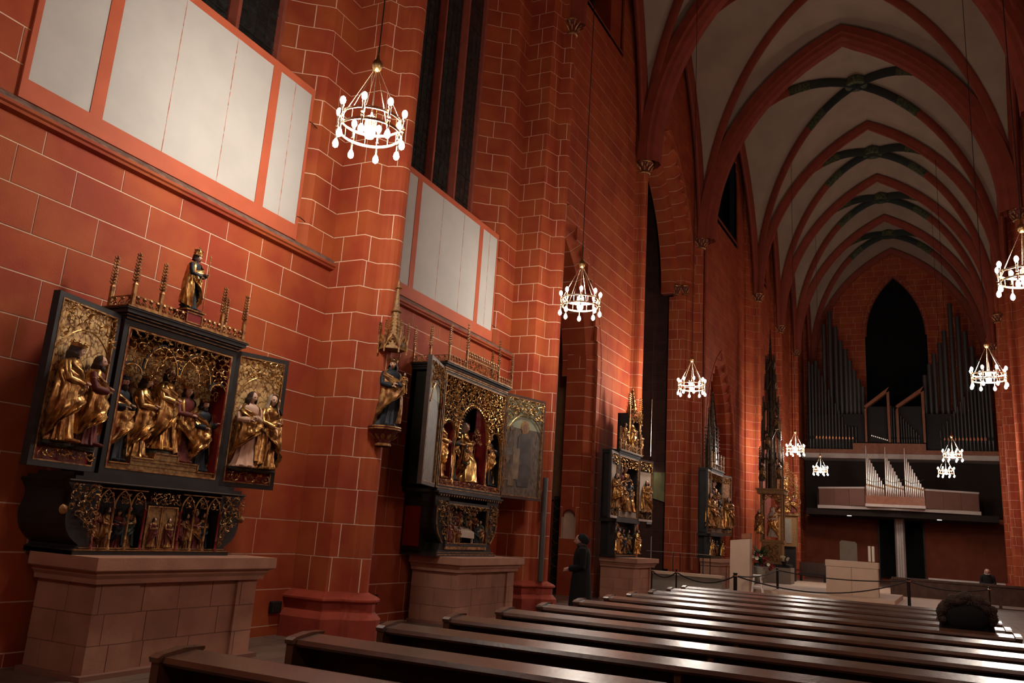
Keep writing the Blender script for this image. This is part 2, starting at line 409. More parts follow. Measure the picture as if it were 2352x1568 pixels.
def pier_path(cx, cy, half, dx, ywall, r=.13, y0=7.22, xc=None):
    """plan of a wall pier with a round shaft in front, walked so that the nave lies on the right"""
    pts = [(cx - half, ywall), (cx - half, y0), (cx - dx, y0 - .12), (cx - dx + .02, cy + .03), (cx - r, cy)]
    for i in range(1, 8):
        a = PI - PI * i / 8; pts.append((cx + r * math.cos(a), cy - r * math.sin(a)))
    pts += [(cx + r, cy), (cx + dx - .02, cy + .03), (cx + dx, y0 - .12), (cx + half, y0), (cx + half, ywall)]
    return pts
def extrude_path(mb, path, prof, closed=False):
    """prof: (out, z) swept along the plan path"""
    P = [Vector(p) for p in path]; rows = [offset_path(P, o) for o, z in prof]; n = len(P)
    vs = [];
    for row, (o, z) in zip(rows, prof): vs += [(p.x, p.y, z) for p in row]
    fs = []
    for k in range(len(prof) - 1):
        for i in range(n - 1): fs.append((k * n + i, k * n + i + 1, k * n + n + i + 1, k * n + n + i))
    mb.add(vs, fs)
def capital(parent, x, y, z, r, h=.42):
    """gilt leaf capital (name: capital)"""
    c = MB(); c.lathe([(r, 0), (r + .02, .02), (r + .02, .05), (r, .07), (r * 1.05, h * .3), (r * 1.35, h * .75), (r * 1.6, h * .82), (r * 1.6, h)], x, y, z, 12)
    o = c.build('capital', M_REDC, parent)
    g = MB()
    for k in range(2):
        for i in range(9):
            a = 2 * PI * (i + .5 * k) / 9; rr = r * (1.12 + .22 * k); zz = z + h * (.22 + .30 * k)
            leaf(g, Vector((x + rr * math.cos(a), y + rr * math.sin(a), zz)), Vector((math.cos(a) * .5, math.sin(a) * .5, 1)).normalized(), Vector((math.cos(a), math.sin(a), -.2)).normalized(), h * .42, r * .38, .5)
    g.lathe([(r + .015, .0), (r + .045, .015), (r + .045, .045), (r + .015, .06)], x, y, z, 12, cap=False)
    g.lathe([(r * 1.6, h - .05), (r * 1.72, h - .02), (r * 1.72, h), (r * 1.5, h + .01)], x, y, z, 12)
    g.build('leaf_carving', M_GOLDM, o)

# ------------------------------------------------------------ carved ornament
def leaf(mb, p, d, nrm, size, width, curl=.4):
    """a small folded acanthus leaf: spine from p along d, lifting towards nrm, curling over"""
    side = d.cross(nrm).normalized(); vs = []; n = 4
    for k in range(n + 1):
        t = k / n; wv = width * math.sin(PI * min(1, t * .8 + .18)) * (1 if k < n else .15)
        c = p + d * size * (t - .12 * t * t * curl) + nrm * size * curl * (t * t * .6) + (d * -1) * size * curl * max(0, t - .7) * .8
        lift = nrm * wv * .35
        vs += [tuple(c - side * wv * .5), tuple(c + lift), tuple(c + side * wv * .5)]
    fs = []
    for k in range(n):
        a = k * 3; fs += [(a, a + 1, a + 4, a + 3), (a + 1, a + 2, a + 5, a + 4)]
    # a thin back so that the leaf has body
    o = len(vs)
    vs += [tuple(p - nrm * size * .06)]
    fs += [(0, o, 1), (1, o, 2)]
    mb.add(vs, fs)
def tracery(mb, inside, u0, u1, w0, w1, cell=.11, seed=1, th=.006, dense=1.0, flip=False):
    """openwork of flowing stems and acanthus leaves in the (x, z) plane, front towards -y; inside(u, w) keeps or drops a scroll"""
    u0, u1 = min(u0, u1), max(u0, u1)
    rr = random.Random(seed); nu = max(1, round((u1 - u0) / cell)); nw = max(1, round((w1 - w0) / cell))
    fr = Vector((0, -1, 0))
    def ok(p): return inside(p.x, p.z) and u0 < p.x < u1 and w0 < p.z < w1
    for i in range(nu):
        for j in range(nw):
            cu = u0 + (i + .5 + .18 * rr.uniform(-1, 1)) * (u1 - u0) / nu; cw = w0 + (j + .5 + .18 * rr.uniform(-1, 1)) * (w1 - w0) / nw
            if not inside(cu, cw): continue
            r0 = cell * rr.uniform(.50, .78); sg = 1 if (i + j) % 2 else -1; a0 = rr.uniform(0, 2 * PI); pts = []; turns = rr.uniform(.7, 1.05)
            dep = rr.uniform(0, .02)
            for k in range(11):
                t = k / 10; a = a0 + sg * t * 2 * PI * turns; q = r0 * (1 - .66 * t)
                p = Vector((cu + q * math.cos(a), -dep - .014 * t, cw + q * math.sin(a)))
                if not ok(p): p = p.lerp(Vector((cu, p.y, cw)), .4)
                pts.append(p)
            mb.tube(pts, [th * (1.1 - .5 * k / 10) for k in range(11)], 4, cap=False)
            for k in range(1, 11):
                if rr.random() > .72 * dense: continue
                p = pts[k]; t = (pts[k] - pts[k - 1]).normalized(); s_ = 1 if k % 2 else -1; out = Vector((t.z, 0, -t.x)) * s_
                d = (t * .9 + out * .8 + Vector((0, -.45, 0))).normalized(); L = cell * rr.uniform(.28, .50)
                if not ok(p + d * L * .8): L *= .5
                leaf(mb, p, d, fr, L, L * .46, rr.uniform(.5, 1.0))
            tl = (pts[-1] - pts[-2]).normalized()
            for q in (-1, 0, 1): leaf(mb, pts[-1], (tl + Vector((tl.z, 0, -tl.x)) * q * .8 + Vector((0, -.3, 0))).normalized(), fr, cell * .34, cell * .17, .8)
def arch_bar(mb, cu, hw, zs, za, th=.012, y=0., n=8):
    pts = arch_pts(hw, zs, za, n)
    L = [(cu - hw + d, y, z) for d, z in pts]; Rr = [(cu + hw - d, y, z) for d, z in pts]
    mb.tube(L + Rr[::-1][1:], th, 5)
def finial(mb, x, y, z, h, wd, crockets=7):
    """crocketed pinnacle: square shaft below, tapering spire with paired crockets, knop"""
    b = h * .38; mb.box(x - wd / 2, x + wd / 2, y - wd / 2, y + wd / 2, z, z + b)
    mb.lathe([(wd * .8, 0), (wd * .8, .012), (wd * .5, .03)], x, y, z + b, 4, ph=PI / 4)
    mb.lathe([(wd * .42, .02), (wd * .12, h - b)], x, y, z + b, 4, ph=PI / 4)
    for k in range(crockets):
        t = (k + .5) / crockets; zz = z + b + .03 + (h - b - .04) * t; q = wd * (1.12 - .42 * t); g_ = wd * .20
        mb.box(x - q, x + q, y - g_, y + g_, zz, zz + wd * .34)
        mb.box(x - g_, x + g_, y - q, y + q, zz, zz + wd * .34)
        for sx in (-1, 1): mb.box(x + sx * q - wd * .16, x + sx * q + wd * .16, y - g_, y + g_, zz + wd * .1, zz + wd * .58)
    mb.ell((x, y, z + h), wd * .28, wd * .28, wd * .4, 6, 5)
def spire(mb, x, y, z, h, wd, n=9):
    mb.lathe([(wd * .5, 0), (wd * .06, h)], x, y, z, 6)
    for k in range(n):
        t = (k + .4) / n; r = wd * .5 * (1 - t) + .015
        for i in range(6):
            a = 2 * PI * i / 6; d = Vector((math.cos(a), math.sin(a), .5)).normalized()
            leaf(mb, Vector((x + r * math.cos(a) * .9, y + r * math.sin(a) * .9, z + h * t)), d, Vector((0, 0, 1)), wd * .20 * (1.2 - .5 * t), wd * .12, .6)
    mb.ell((x, y, z + h), wd * .09, wd * .09, wd * .12, 6, 5)
def cresting(mb, x0, x1, y, z, h, n, seed=3):
    """openwork parapet of small arches and tufts along x"""
    mb.box(x0, x1, y - .012, y + .012, z, z + .02); mb.box(x0, x1, y - .008, y + .008, z + h * .86, z + h * .86 + .010)
    for i in range(n):
        c = x0 + (i + .5) * (x1 - x0) / n; hw = (x1 - x0) / n * .46
        arch_bar(mb, c, hw, z + h * .10, z + h * .62, .006, y, 4)
        mb.lathe([(.010, 0), (.022, .02), (.012, .04), (.0, .05)], c, y, z + h * .60, 5)
        for s in (-1, 1):
            leaf(mb, Vector((c, y, z + h * .25)), Vector((s * .8, 0, .9)).normalized(), Vector((0, -1, 0)), h * .35, h * .18, .6)
            leaf(mb, Vector((c, y, z + h * .62)), Vector((s * .9, 0, .6)).normalized(), Vector((0, -1, 0)), h * .28, h * .16, .6)

# ------------------------------------------------------------ hands and carved people
def hand(mb, c, d, up, s, curl=.5):
    """palm with four unequal bent fingers and a thumb; c = wrist, d = pointing direction, up = back of the hand"""
    c = Vector(c); d = Vector(d).normalized(); up = Vector(up); up = (up - d * up.dot(d)).normalized(); sd = d.cross(up)
    def P(a, b, u): return tuple(c + d * a * s + sd * b * s + up * u * s)
    vs = [P(0, -.20, -.10), P(0, .20, -.10), P(0, .20, .10), P(0, -.20, .10), P(.5, -.30, -.09), P(.5, .30, -.09), P(.5, .30, .10), P(.5, -.30, .10)]
    mb.add(vs, [(0, 3, 2, 1), (4, 5, 6, 7), (0, 1, 5, 4), (1, 2, 6, 5), (2, 3, 7, 6), (3, 0, 4, 7)])
    for i, L in enumerate((.36, .44, .41, .30)):
        b = -.225 + .15 * i; pts = []; a = 0; x, z = .48, 0
        pts.append(P(x, b, z))
        for seg in (.45, .32, .23):
            a += curl * .8; x += L * seg * math.cos(a) * 1.0; z -= L * seg * math.sin(a); pts.append(P(x, b, z))
        mb.tube(pts, [.082 * s, .075 * s, .066 * s, .05 * s], 5)
    mb.tube([P(.12, -.20, -.02), P(.30, -.38, -.06), P(.45, -.42, -.13), P(.56, -.38, -.18)], [.10 * s, .09 * s, .08 * s, .06 * s], 5)
def head(mb, c, s, yaw=0.0, tilt=0.0, nod=0.0):
    """a head with brow, sockets, nose, lips, chin and ears, facing -y before yaw; s = head height"""
    n, m = 28, 22; vs = []; fs = []
    def g(d, w): return math.exp(-(d / w) ** 2)
    def shape(a, ph):
        x, y, z = math.sin(ph) * math.cos(a), math.sin(ph) * math.sin(a), math.cos(ph)
        X, Y, Z = x * .355, y * .45, z * .5
        if Z < 0: X *= 1 + Z * .62; Y *= 1 + (Z * .12 if y < 0 else Z * .85)
        if y < 0:
            f = min(1, -y * 1.6); fx = abs(X)
            Y -= .030 * g(Z - .11, .05) * g(fx - .13, .12) * f            # brow
            Y += .060 * g(Z - .025, .050) * g(fx - .135, .075) * f        # eye sockets
            Y -= .020 * g(Z - .020, .028) * g(fx - .135, .045) * f        # eyelids
            Y -= .125 * g(fx, .050) * (g(Z + .095, .062) + .55 * g(Z + .02, .07)) * f   # nose
            Y -= .035 * g(Z + .235, .030) * g(fx, .10) * f + .020 * g(Z + .285, .03) * g(fx, .08) * f   # lips
            Y += .030 * g(Z + .325, .03) * g(fx, .12) * f
            Y -= .050 * g(Z + .42, .06) * g(fx, .10) * f                  # chin
            Y -= .022 * g(Z + .10, .08) * g(fx - .21, .06) * f            # cheeks
        return X, Y, Z
    for k in range(m + 1):
        ph = PI * k / m
        for i in range(n):
            # more columns around the face
            t = i / n; a = 2 * PI * t + .42 * math.sin(2 * (2 * PI * t)) * 0 - .45 * math.cos(2 * PI * t)
            vs.append(shape(a, ph))
    for k in range(m):
        for i in range(n):
            j = (i + 1) % n; fs.append((k * n + i, k * n + n + i, k * n + n + j, k * n + j))
    h = MB(); h.add(vs, fs)
    for sx in (-1, 1):
        h.ell((sx * .35, .05, -.03), .035, .07, .10, 6, 5)
    h.tube([(0, .06, -.66), (0, .05, -.30)], [.20, .185], 10)
    mx = Matrix.Translation(Vector(c)) @ Matrix.Rotation(yaw, 4, 'Z') @ Matrix.Rotation(nod, 4, 'X') @ Matrix.Rotation(tilt, 4, 'Y') @ Matrix.Scale(s, 4)
    mb.merge(h, mx); return mx
def face_marks(mb, mx):
    q = MB()
    for sx in (-1, 1):
        q.ell((sx * .130, -.378, .022), .048, .022, .018, 8, 5)
        q.tube([(sx * .055, -.445, .088), (sx * .13, -.435, .118), (sx * .205, -.385, .088)], .012, 4)
    q.ell((0, -.430, -.258), .075, .035, .012, 8, 4)
    mb.merge(q, mx)
def hair_mesh(mx, long=1.0, vol=1.0):
    """wavy hair: a cap over the skull open at the face, long hair falls on the shoulders"""
    h = MB(); n = 26; rows = 13 if long > .5 else 9; vs = []; fs = []
    for k in range(rows):
        for i in range(n):
            q = i / (n - 1); a = PI * (-.20 + 1.40 * q); wv = 1 + .05 * math.sin(i * 2.4 + k * 1.1) + .03 * math.sin(i * 5.1 - k * 2)
            if k < 7:
                ph = .12 + 1.62 * k / 6; fr = max(0, -math.sin(a))
                x, y, z = math.sin(ph) * math.cos(a), math.sin(ph) * math.sin(a), math.cos(ph)
                X, Y, Z = x * .405 * vol * wv, y * .50 * vol * wv + .015, z * .56
            else:
                d = (k - 6) * (.14 if long > .5 else .13)
                r = .44 + .07 * math.sin(min(1, d / .5) * PI) - (.03 if long < .5 else 0)
                X, Y, Z = math.cos(a) * r * vol * wv, math.sin(a) * (r + .03) * vol * wv + .02, -.09 - d
            vs.append((X, Y, Z))
    for k in range(rows - 1):
        for i in range(n - 1): fs.append((k * n + i, k * n + n + i, k * n + n + i + 1, k * n + i + 1))
    top = len(vs); vs.append((0, .02, .575 * vol)); fs += [(top, i, i + 1) for i in range(n - 1)] + [(top, n - 1, 0)]
    h.add(vs, fs); o = MB(); o.merge(h, mx); return o
def crown_mesh(mx, kind='crown'):
    h = MB()
    if kind == 'crown':
        h.lathe([(.44, .18), (.46, .18), (.50, .40), (.46, .40)], 0, 0.02, 0, 12, cap=False)
        for i in range(8):
            a = 2 * PI * i / 8; x, y = .49 * math.cos(a), .49 * math.sin(a) + .02
            h.lathe([(.05, 0), (.10, .06), (.05, .12), (.08, .18), (.0, .26)], x, y, .38, 4)
    elif kind == 'tiara':
        h.lathe([(.45, .15), (.50, .17), (.50, .28), (.46, .30), (.47, .48), (.50, .50), (.50, .56), (.42, .60), (.38, .78), (.42, .80), (.40, .86), (.22, 1.02), (.06, 1.10), (.10, 1.18), (.0, 1.26)], 0, 0.02, 0, 12)
        for zz in (.22, .53, .82):
            for i in range(8):
                a = 2 * PI * i / 8; h.ell((.50 * math.cos(a), .50 * math.sin(a), zz), .06, .06, .08, 5, 4)
    elif kind == 'cap':
        h.lathe([(.46, .12), (.52, .16), (.50, .34), (.40, .50), (.15, .58)], 0, 0.02, 0, 12)
    elif kind == 'halo':
        h.lathe([(.70, 0), (.74, .03), (.70, .06)], 0, 0, 0, 16); o = MB(); o.merge(h, mx @ Matrix.Translation((0, .3, .05)) @ Matrix.Rotation(PI / 2, 4, 'X')); return o
    o = MB(); o.merge(h, mx); return o
def veil_mesh(mx):
    h = MB(); n = 16; vs = []; fs = []
    prof = [(.10, .60), (.34, .54), (.47, .30), (.50, .0), (.50, -.3), (.58, -.65), (.70, -1.0)]
    for k, (r, z) in enumerate(prof):
        for i in range(n):
            a = PI * (-.22 + 1.44 * i / (n - 1)); q = 1 + .06 * math.sin(i * 2.3 + k)
            vs.append((r * q * math.cos(a), r * q * math.sin(a) * 1.1 + .02, z))
    for k in range(len(prof) - 1):
        for i in range(n - 1): fs.append((k * n + i, k * n + n + i, k * n + n + i + 1, k * n + i + 1))
    h.add(vs, fs); o = MB(); o.merge(h, mx); return o
def tri(x):
    x = x - math.floor(x); return 1 - abs(2 * x - 1)
def body_rows(h, rr, depth=.78, sit=False, sway=.03):
    ph = [rr.uniform(0, 6.28) for _ in range(4)]; sw = sway * rr.choice((-1, 1)) * h; n = 56; rows = []
    prof = [(0, .150), (.010, .158), (.04, .142), (.10, .128), (.18, .118), (.26, .112), (.34, .108), (.42, .105), (.50, .100), (.57, .088), (.62, .084), (.68, .094), (.73, .108), (.77, .112), (.80, .104), (.825, .075), (.845, .045), (.87, .038)]
    for z, r in prof:
        amp = max(0, .34 * (1 - z / .60)); ring = []
        for i in range(n):
            a = 2 * PI * i / n
            f = 1 + amp * (tri(a * 9 / (2 * PI) + ph[0] + z * .8) ** .7 - .5) + amp * .25 * math.sin(a * 17 + ph[1])
            if .10 < z < .60 and math.sin(a) < 0: f += .13 * (tri(z * 7 + .9 * abs(math.cos(a + .3)) + ph[2]) ** .6 - .5) * (-math.sin(a))
            xx = r * f * math.cos(a) * (1.16 if z > .6 else 1); yy = r * f * math.sin(a) * depth
            if sit and z < .5: yy += (-.17 if math.sin(a) < 0 else 0) * min(1, (0.5 - z) / .12) * (-math.sin(a) if math.sin(a) < 0 else 0)
            ring.append((xx * h + sw * math.sin(z * 3.6), yy * h, z * h))
        rows.append(ring)
    return rows, sw, ph
def loft(rows, caps=True):
    mb = MB(); n = len(rows[0]); vs = [p for r in rows for p in r]; fs = []
    for k in range(len(rows) - 1):
        for i in range(n): j = (i + 1) % n; fs.append((k * n + i, k * n + j, k * n + n + j, k * n + n + i))
    if caps: fs += [tuple(range(n - 1, -1, -1)), tuple(range((len(rows) - 1) * n, len(rows) * n))]
    mb.add(vs, fs); return mb
def figure(parent, name, pos, h, seed, yaw=0.0, robe=None, cloak=None, hat=None, hair='long', beard=False, hold=None, sit=False, cloak_mat2=None, thin=False, hd_yaw=None, label=None):
    """carved robed figure of height h with its base point at pos (local to parent); returns the robe part"""
    rr = random.Random(seed); robe = robe or M_GOLD; cloak = cloak or M_GOLD
    mx = Matrix.Translation(Vector(pos)) @ Matrix.Rotation(yaw, 4, 'Z')
    rows, sw, ph = body_rows(h, rr, sit=sit)
    b = loft(rows)
    for sx in (-1, 1):   # toes
        b.ell((sx * .055 * h + sw * 0, -.13 * h, .018 * h), .030 * h, .06 * h, .022 * h, 8, 5)
    B = MB(); B.merge(b, mx); body = B.build(name, robe, parent, smooth='auto', local=True)
    if label: body['label'] = label
    def sub(m, nm, mt, smooth='auto'):
        o = MB(); o.merge(m, mx); return o.build(nm, mt, body, smooth=smooth, local=True)
    # cloak: over the shoulders and back, open at the breast, one side swept across the knees in hanging folds
    n = 60; vs = []; fs = []; K = 20; sgn = rr.choice((-1, 1))
    for k in range(K):
        t = k / (K - 1)
        op0 = .95 - .35 * min(1, t / .25)                        # opening on the plain side
        op1 = (.95 - 1.9 * min(1, max(0, (t - .12) / .22)))      # the other side crosses over the front
        if t > .62: op1 += 1.5 * (t - .62) / .38
        a0 = -PI / 2 + op0; a1 = 1.5 * PI - op1
        for i in range(n):
            u = i / (n - 1); a = a0 + (a1 - a0) * u
            cross = max(0, (u - .72) / .28)
            low = .05 + .20 * cross ** 1.3 + .05 * math.sin(u * 9 + ph[3]) + .05 * (1 - u) ** 3
            z = .835 - (.835 - low) * t
            r = .118 + .022 * min(1, t * 2) + .020 * t
            if z > .70: r = .050 + (.142 - .050) * math.sqrt(max(0, 1 - ((z - .70) / .14) ** 2))
            F = tri(u * 8 + .8 * t + ph[1]) ** .7 - .5; f = 1 + (.10 + .34 * t) * F * min(1, t * 4)
            if cross > 0 and t > .15: f += .42 * (tri(t * 5.0 + 1.6 * abs(cross - .55) + ph[2]) ** .55 - .5) * min(1, cross * 2.2)
            X = r * f * math.cos(a) * 1.10 * sgn; Y = r * f * math.sin(a) * .84 - (.012 if cross > 0 else 0)
            vs.append((X * h + sw * math.sin(z * 3.6), Y * h, z * h))
    for k in range(K - 1):
        for i in range(n - 1): fs.append((k * n + i, k * n + i + 1, k * n + n + i + 1, k * n + n + i))
    c = MB(); c.add(vs, fs); sub(c, 'cloak', cloak)
    # arms
    ar = MB(); hs = MB(); topx = sw * math.sin(.78 * 3.6)
    hz = rr.uniform(.58, .66); hx = rr.uniform(.02, .06)
    for sx in (-1, 1):
        S = Vector((sx * .115 * h + topx, 0, .775 * h)); E = Vector((sx * .150 * h + topx, -.05 * h, .615 * h)); W = Vector((sx * hx * h + topx, -.155 * h, (hz + .03 * sx * rr.uniform(0, 1)) * h))
        if hold and sx == (1 if hold[0] > 0 else -1): W = Vector((sx * .15 * h, -.14 * h, .66 * h))
        ar.tube([S - Vector((sx * .03 * h, 0, 0)), S, S.lerp(E, .5) + Vector((sx * .01 * h, 0, 0)), E, E.lerp(W, .55), W], [.040 * h, .043 * h, .040 * h, .038 * h, .044 * h, .036 * h], 10)
        hand(hs, W, (W - E) + Vector((-sx * .02, -.02, .02)) * h, (0, -.3, 1), .072 * h * 1.0, .5)
    sub(ar, 'sleeves', robe); sub(hs, 'hands', M_SKIN)
    hd = MB(); hy = rr.uniform(-.5, .5) if hd_yaw is None else hd_yaw
    hmx = head(hd, (topx * 1.05, -.018 * h, .925 * h), .152 * h, hy, rr.uniform(-.12, .12), rr.uniform(.0, .22)); sub(hd, 'head', M_SKIN)
    ey = MB(); face_marks(ey, hmx); sub(ey, 'eyes_and_mouth', M_HAIR)
    if beard:
        q = MB(); q.ell((0, -.24, -.46), .27, .24, .30, 10, 8, lambda x, y, z: 1 + .06 * math.sin(z * 20 + x * 9)); q2 = MB(); q2.merge(q, hmx); sub(q2, 'beard', M_HAIR)
    if hair == 'veil': sub(veil_mesh(hmx), 'veil', M_VEIL)
    elif hair: sub(hair_mesh(hmx, 1.0 if hair == 'long' else 0.0, 1.0), 'hair', M_HAIR if hair != 'fair' else M_GOLDM)
    if hat: sub(crown_mesh(hmx, hat), {'tiara': 'papal_tiara', 'cap': 'cap', 'halo': 'halo'}.get(hat, 'crown'), M_GOLD if hat != 'cap' else M_BLUE)
    if hold:
        q = MB(); x = hold[0] * .16 * h
        q.tube([(x, -.16 * h, hold[1] * h), (x + .02 * h, -.15 * h, hold[2] * h)], .008 * h, 6)
        if len(hold) > 3:
            for k in range(4): q.box(x - .02 * h + .02 * h, x + .06 * h, -.155 * h, -.145 * h, (hold[2] - .03 - .045 * k) * h, (hold[2] - .022 - .045 * k) * h)
        sub(q, 'staff', M_GOLD)
    return body

# ============================================================ THE SETTING
# ---- floor: large slabs in view near the aisle, the rest one surface
fl = empty('floor', (20, 1.5, 0), kind='structure')
b = MB(); b.box(-6, 62, -7.5, 14, -.12, -.008); b.build('bed', M_FLOORJ, fl)
n = 0; rest = MB()
for i in range(0, 66):
    for j in range(0, 20):
        x = -4 + i * 1.0; y = -6.2 + j * .75 + (0)
        if y > 8 and not (16 < x < 24 or 24 < x < 33): continue
        q = MB(); o = .5 if j % 2 else 0
        tgt = q if (3 < x < 26 and y > 3.0 and n < 290) else rest
        tgt.box(x + o + .004, x + o + .996, y + .004, y + .746, -.05, R.uniform(-.001, .001))
        if tgt is q: q.build('paving_slab', M_FLOOR, fl); n += 1
rest.build('far_paving', M_FLOOR, fl, kind='stuff')

# ---- left wall, two chapel bays with blind lower wall, string course, covered panels and tall windows
def wall_bay(xa, xb, fa, fb, seed, ns):
    wl = empty('wall_left', ((xa + xb) / 2, 7.8, 0), kind='structure')
    masonry(wl, [(xa, 7.8), (xb, 7.8)], 0, 5.27, seed, .80)
    masonry(wl, [(fb - .20, 8.40), (fb, 8.17), (fb + .21, 7.86), (fb + .27, 7.8), (xb, 7.8)], 5.45, 16.6, seed + 1, .62)
    masonry(wl, [(xa, 7.8), (fa + .0, 7.8), (fa + .03, 7.84), (fa + .10, 8.17), (fa + .20, 8.40)], 5.45, 16.6, seed + 2, .62, single=40 if seed > 20 else 300)
    b = MB(); b.box(xa, xb, 7.9, 8.7, 0, 5.4); b.box(xa, fa - .2, 8.0, 8.9, 5.4, 17); b.box(fb + .2, xb, 8.0, 8.9, 5.4, 17); b.box(xa, xb, 8.0, 8.9, 17, 24); b.box(xa, xb, 7.82, 8.0, 16.6, 24)
    b.build('wall_core', M_STONE, wl)
    # string course with sloping weathered top
    s = MB(); path = [(xa, 7.8), (xb - (.0), 7.8)]
    extrude_path(s, path, [(0, 5.255), (.03, 5.262), (.075, 5.275), (.085, 5.30), (.11, 5.315), (.115, 5.345)])
    s.cur = 1; extrude_path(s, path, [(.115, 5.345), (.108, 5.36), (.0, 5.455), (-.2, 5.47)])
    s.build('string_course', [M_STONE, M_LEDGE], wl)
    # window
    wn = empty('window_%d' % ns, ((fa + fb) / 2, 8.45, 6), kind='structure')
    g0, g1 = fa + .20, fb - .20; nl = 4; lw = (g1 - g0) / nl
    for k in range(1, nl):
        x = g0 + k * lw; m = MB()
        m.prism([(x - .085, 8.50), (x - .085, 8.44), (x - .03, 8.33), (x + .03, 8.33), (x + .085, 8.44), (x + .085, 8.50)], 'z', 5.47, 15.2)
        for z in [6.2 + 1.15 * q for q in range(8)]:
            m.prism([(x - .087, 8.50), (x - .087, 8.438), (x - .031, 8.327), (x + .031, 8.327), (x + .087, 8.438), (x + .087, 8.50)], 'z', z, z + .008)
        m.build('mullion', M_MULL, wn)
    for x in (g0, g1):
        s_ = 1 if x == g0 else -1
        m = MB(); m.prism([(x, 8.5), (x, 8.38), (x + s_ * .05, 8.40), (x + s_ * .09, 8.5)], 'z', 5.47, 16.6); m.build('jamb_moulding', M_MULL, wn)
    for k in range(nl):
        x0 = g0 + k * lw + .07; x1 = g0 + (k + 1) * lw - .07; z = 5.5
        while z < 15:
            m = MB(); m.box(x0, x1, 8.470, 8.478, z, z + .58); o = m.build('pane', M_GLASSD, wn)
            l = MB()
            for q in range(1, 4): l.box(x0 + (x1 - x0) * q / 4 - .004, x0 + (x1 - x0) * q / 4 + .004, 8.462, 8.470, z, z + .58)
            for q in range(1, 4): l.box(x0, x1, 8.462, 8.470, z + .58 * q / 4 - .004, z + .58 * q / 4 + .004)
            l.box(x0, x1, 8.455, 8.470, z - .014, z + .0)
            if z < 12.5: l.build('lead_lines', M_LEAD, o)
            z += .60
    m = MB(); m.box(g0 - .1, g1 + .1, 8.40, 8.6, 15.2, 16.8); m.build('window_head', M_MULL, wn)
    # covered panels: painted board frame with paper fields
    pn = empty('covered_mural_panel', ((fa + fb) / 2, 7.8, 5.45))
    X = lambda q: fa + (q - .568) / .537 * (fb - fa)
    z0, z1, zb, zt = 5.452, 7.84, 5.67, 7.73
    f = MB()
    uv = [(.568, .576), (.666, .686), (.991, 1.011), (1.098, 1.105)]
    for a, c in uv: f.box(X(a), X(c), 7.775, 7.83, z0, z1)
    for a, c in ((.576, .666), (.686, .991), (1.011, 1.098)):
        f.box(X(a), X(c), 7.775, 7.83, z0, zb); f.box(X(a), X(c), 7.775, 7.83, zt, z1)
    f.build('board_frame', M_ORANGE, pn)
    for a, c, seams in ((.576, .666, []), (.686, .991, [.790, .902]), (1.011, 1.098, [1.052])):
        xs = [a] + seams + [c]
        for i in range(len(xs) - 1):
            p = MB(); p.box(X(xs[i]) + .002, X(xs[i + 1]) - .002, 7.782, 7.80, zb, zt); p.build('paper_sheet', M_PAPER, pn)
        for q in seams:
            p = MB(); rr = random.Random(int(q * 1000) + ns); z = zb
            while z < zt - .02:
                h = rr.uniform(.05, .22); p.box(X(q) - .006 * rr.uniform(.6, 1.2), X(q) + .006, 7.7795, 7.79, z, min(zt, z + h)); z += h + rr.choice((0, .0, .04))
            p.build('seam', M_SEAM, pn)
    for z, s in ((6.62, -1), (5.80, 1), (7.3, 1)):
        c = MB(); x = X(.571) if s < 0 else X(1.10)
        c.tube([(x, 7.77, z), (x + s * .09, 7.785, z + .012), (x + s * .2, 7.79, z - .004)], .007, 5); c.build('fixing_strap', M_IRON, pn)
    return pn
p1 = wall_bay(2.3, 9.48, 4.43, 8.62, 11, 1)
tag(p1, 'nearest papered wall panel under the first tall window, orange board frame with three pale fields', 'wall panel', 'papered panels under the windows')
p2 = wall_bay(10.30, 15.88, 10.86, 14.93, 31, 2)
tag(p2, 'second papered wall panel, beyond the first pier, above the altarpiece with the painted wings', 'wall panel', 'papered panels under the windows')

PROF_BASE = [(.20, 0), (.20, .27), (.115, .36), (.115, .47), (.17, .505), (.17, .53), (.13, .56), (.03, .60), (.0, .615)]
def pier(path, seed, cap, x, y, r, zt=22, single=300, base=True, length=.42, mb_cap=.42, nm='pillar'):
    P = empty(nm, (x, y, 0), kind='structure')
    masonry(P, path, .608 if base else 0, zt, seed, length, single=single, th=.08)
    if base:
        m = MB(); extrude_path(m, path, PROF_BASE); m.build('moulded_base', M_BASE, P)
    n = len(path); core = MB(); q = [(p.x, p.y) for p in offset_path([Vector(p) for p in path], -.06)]
    core.prism(q, 'z', 0, zt); core.build('core', M_BASE, P)
    if cap: capital(P, x, y, cap, r, mb_cap)
    return P
pier(pier_path(9.90, 6.98, .42, .19, 7.8, .15), 41, None, 9.9, 6.98, .15)
pier(pier_path(16.37, 6.92, .50, .13, 7.85, .10, 7.2), 43, 13.45, 16.37, 6.92, .10)
pier([(1.35 + 1.0, 7.8), (2.3, 7.22), (2.1, 7.1), (2.08, 7.0), (1.9, 6.9), (1.6, 7.2), (1.5, 7.8)][::-1], 45, None, 1.9, 6.9, .15, single=10)

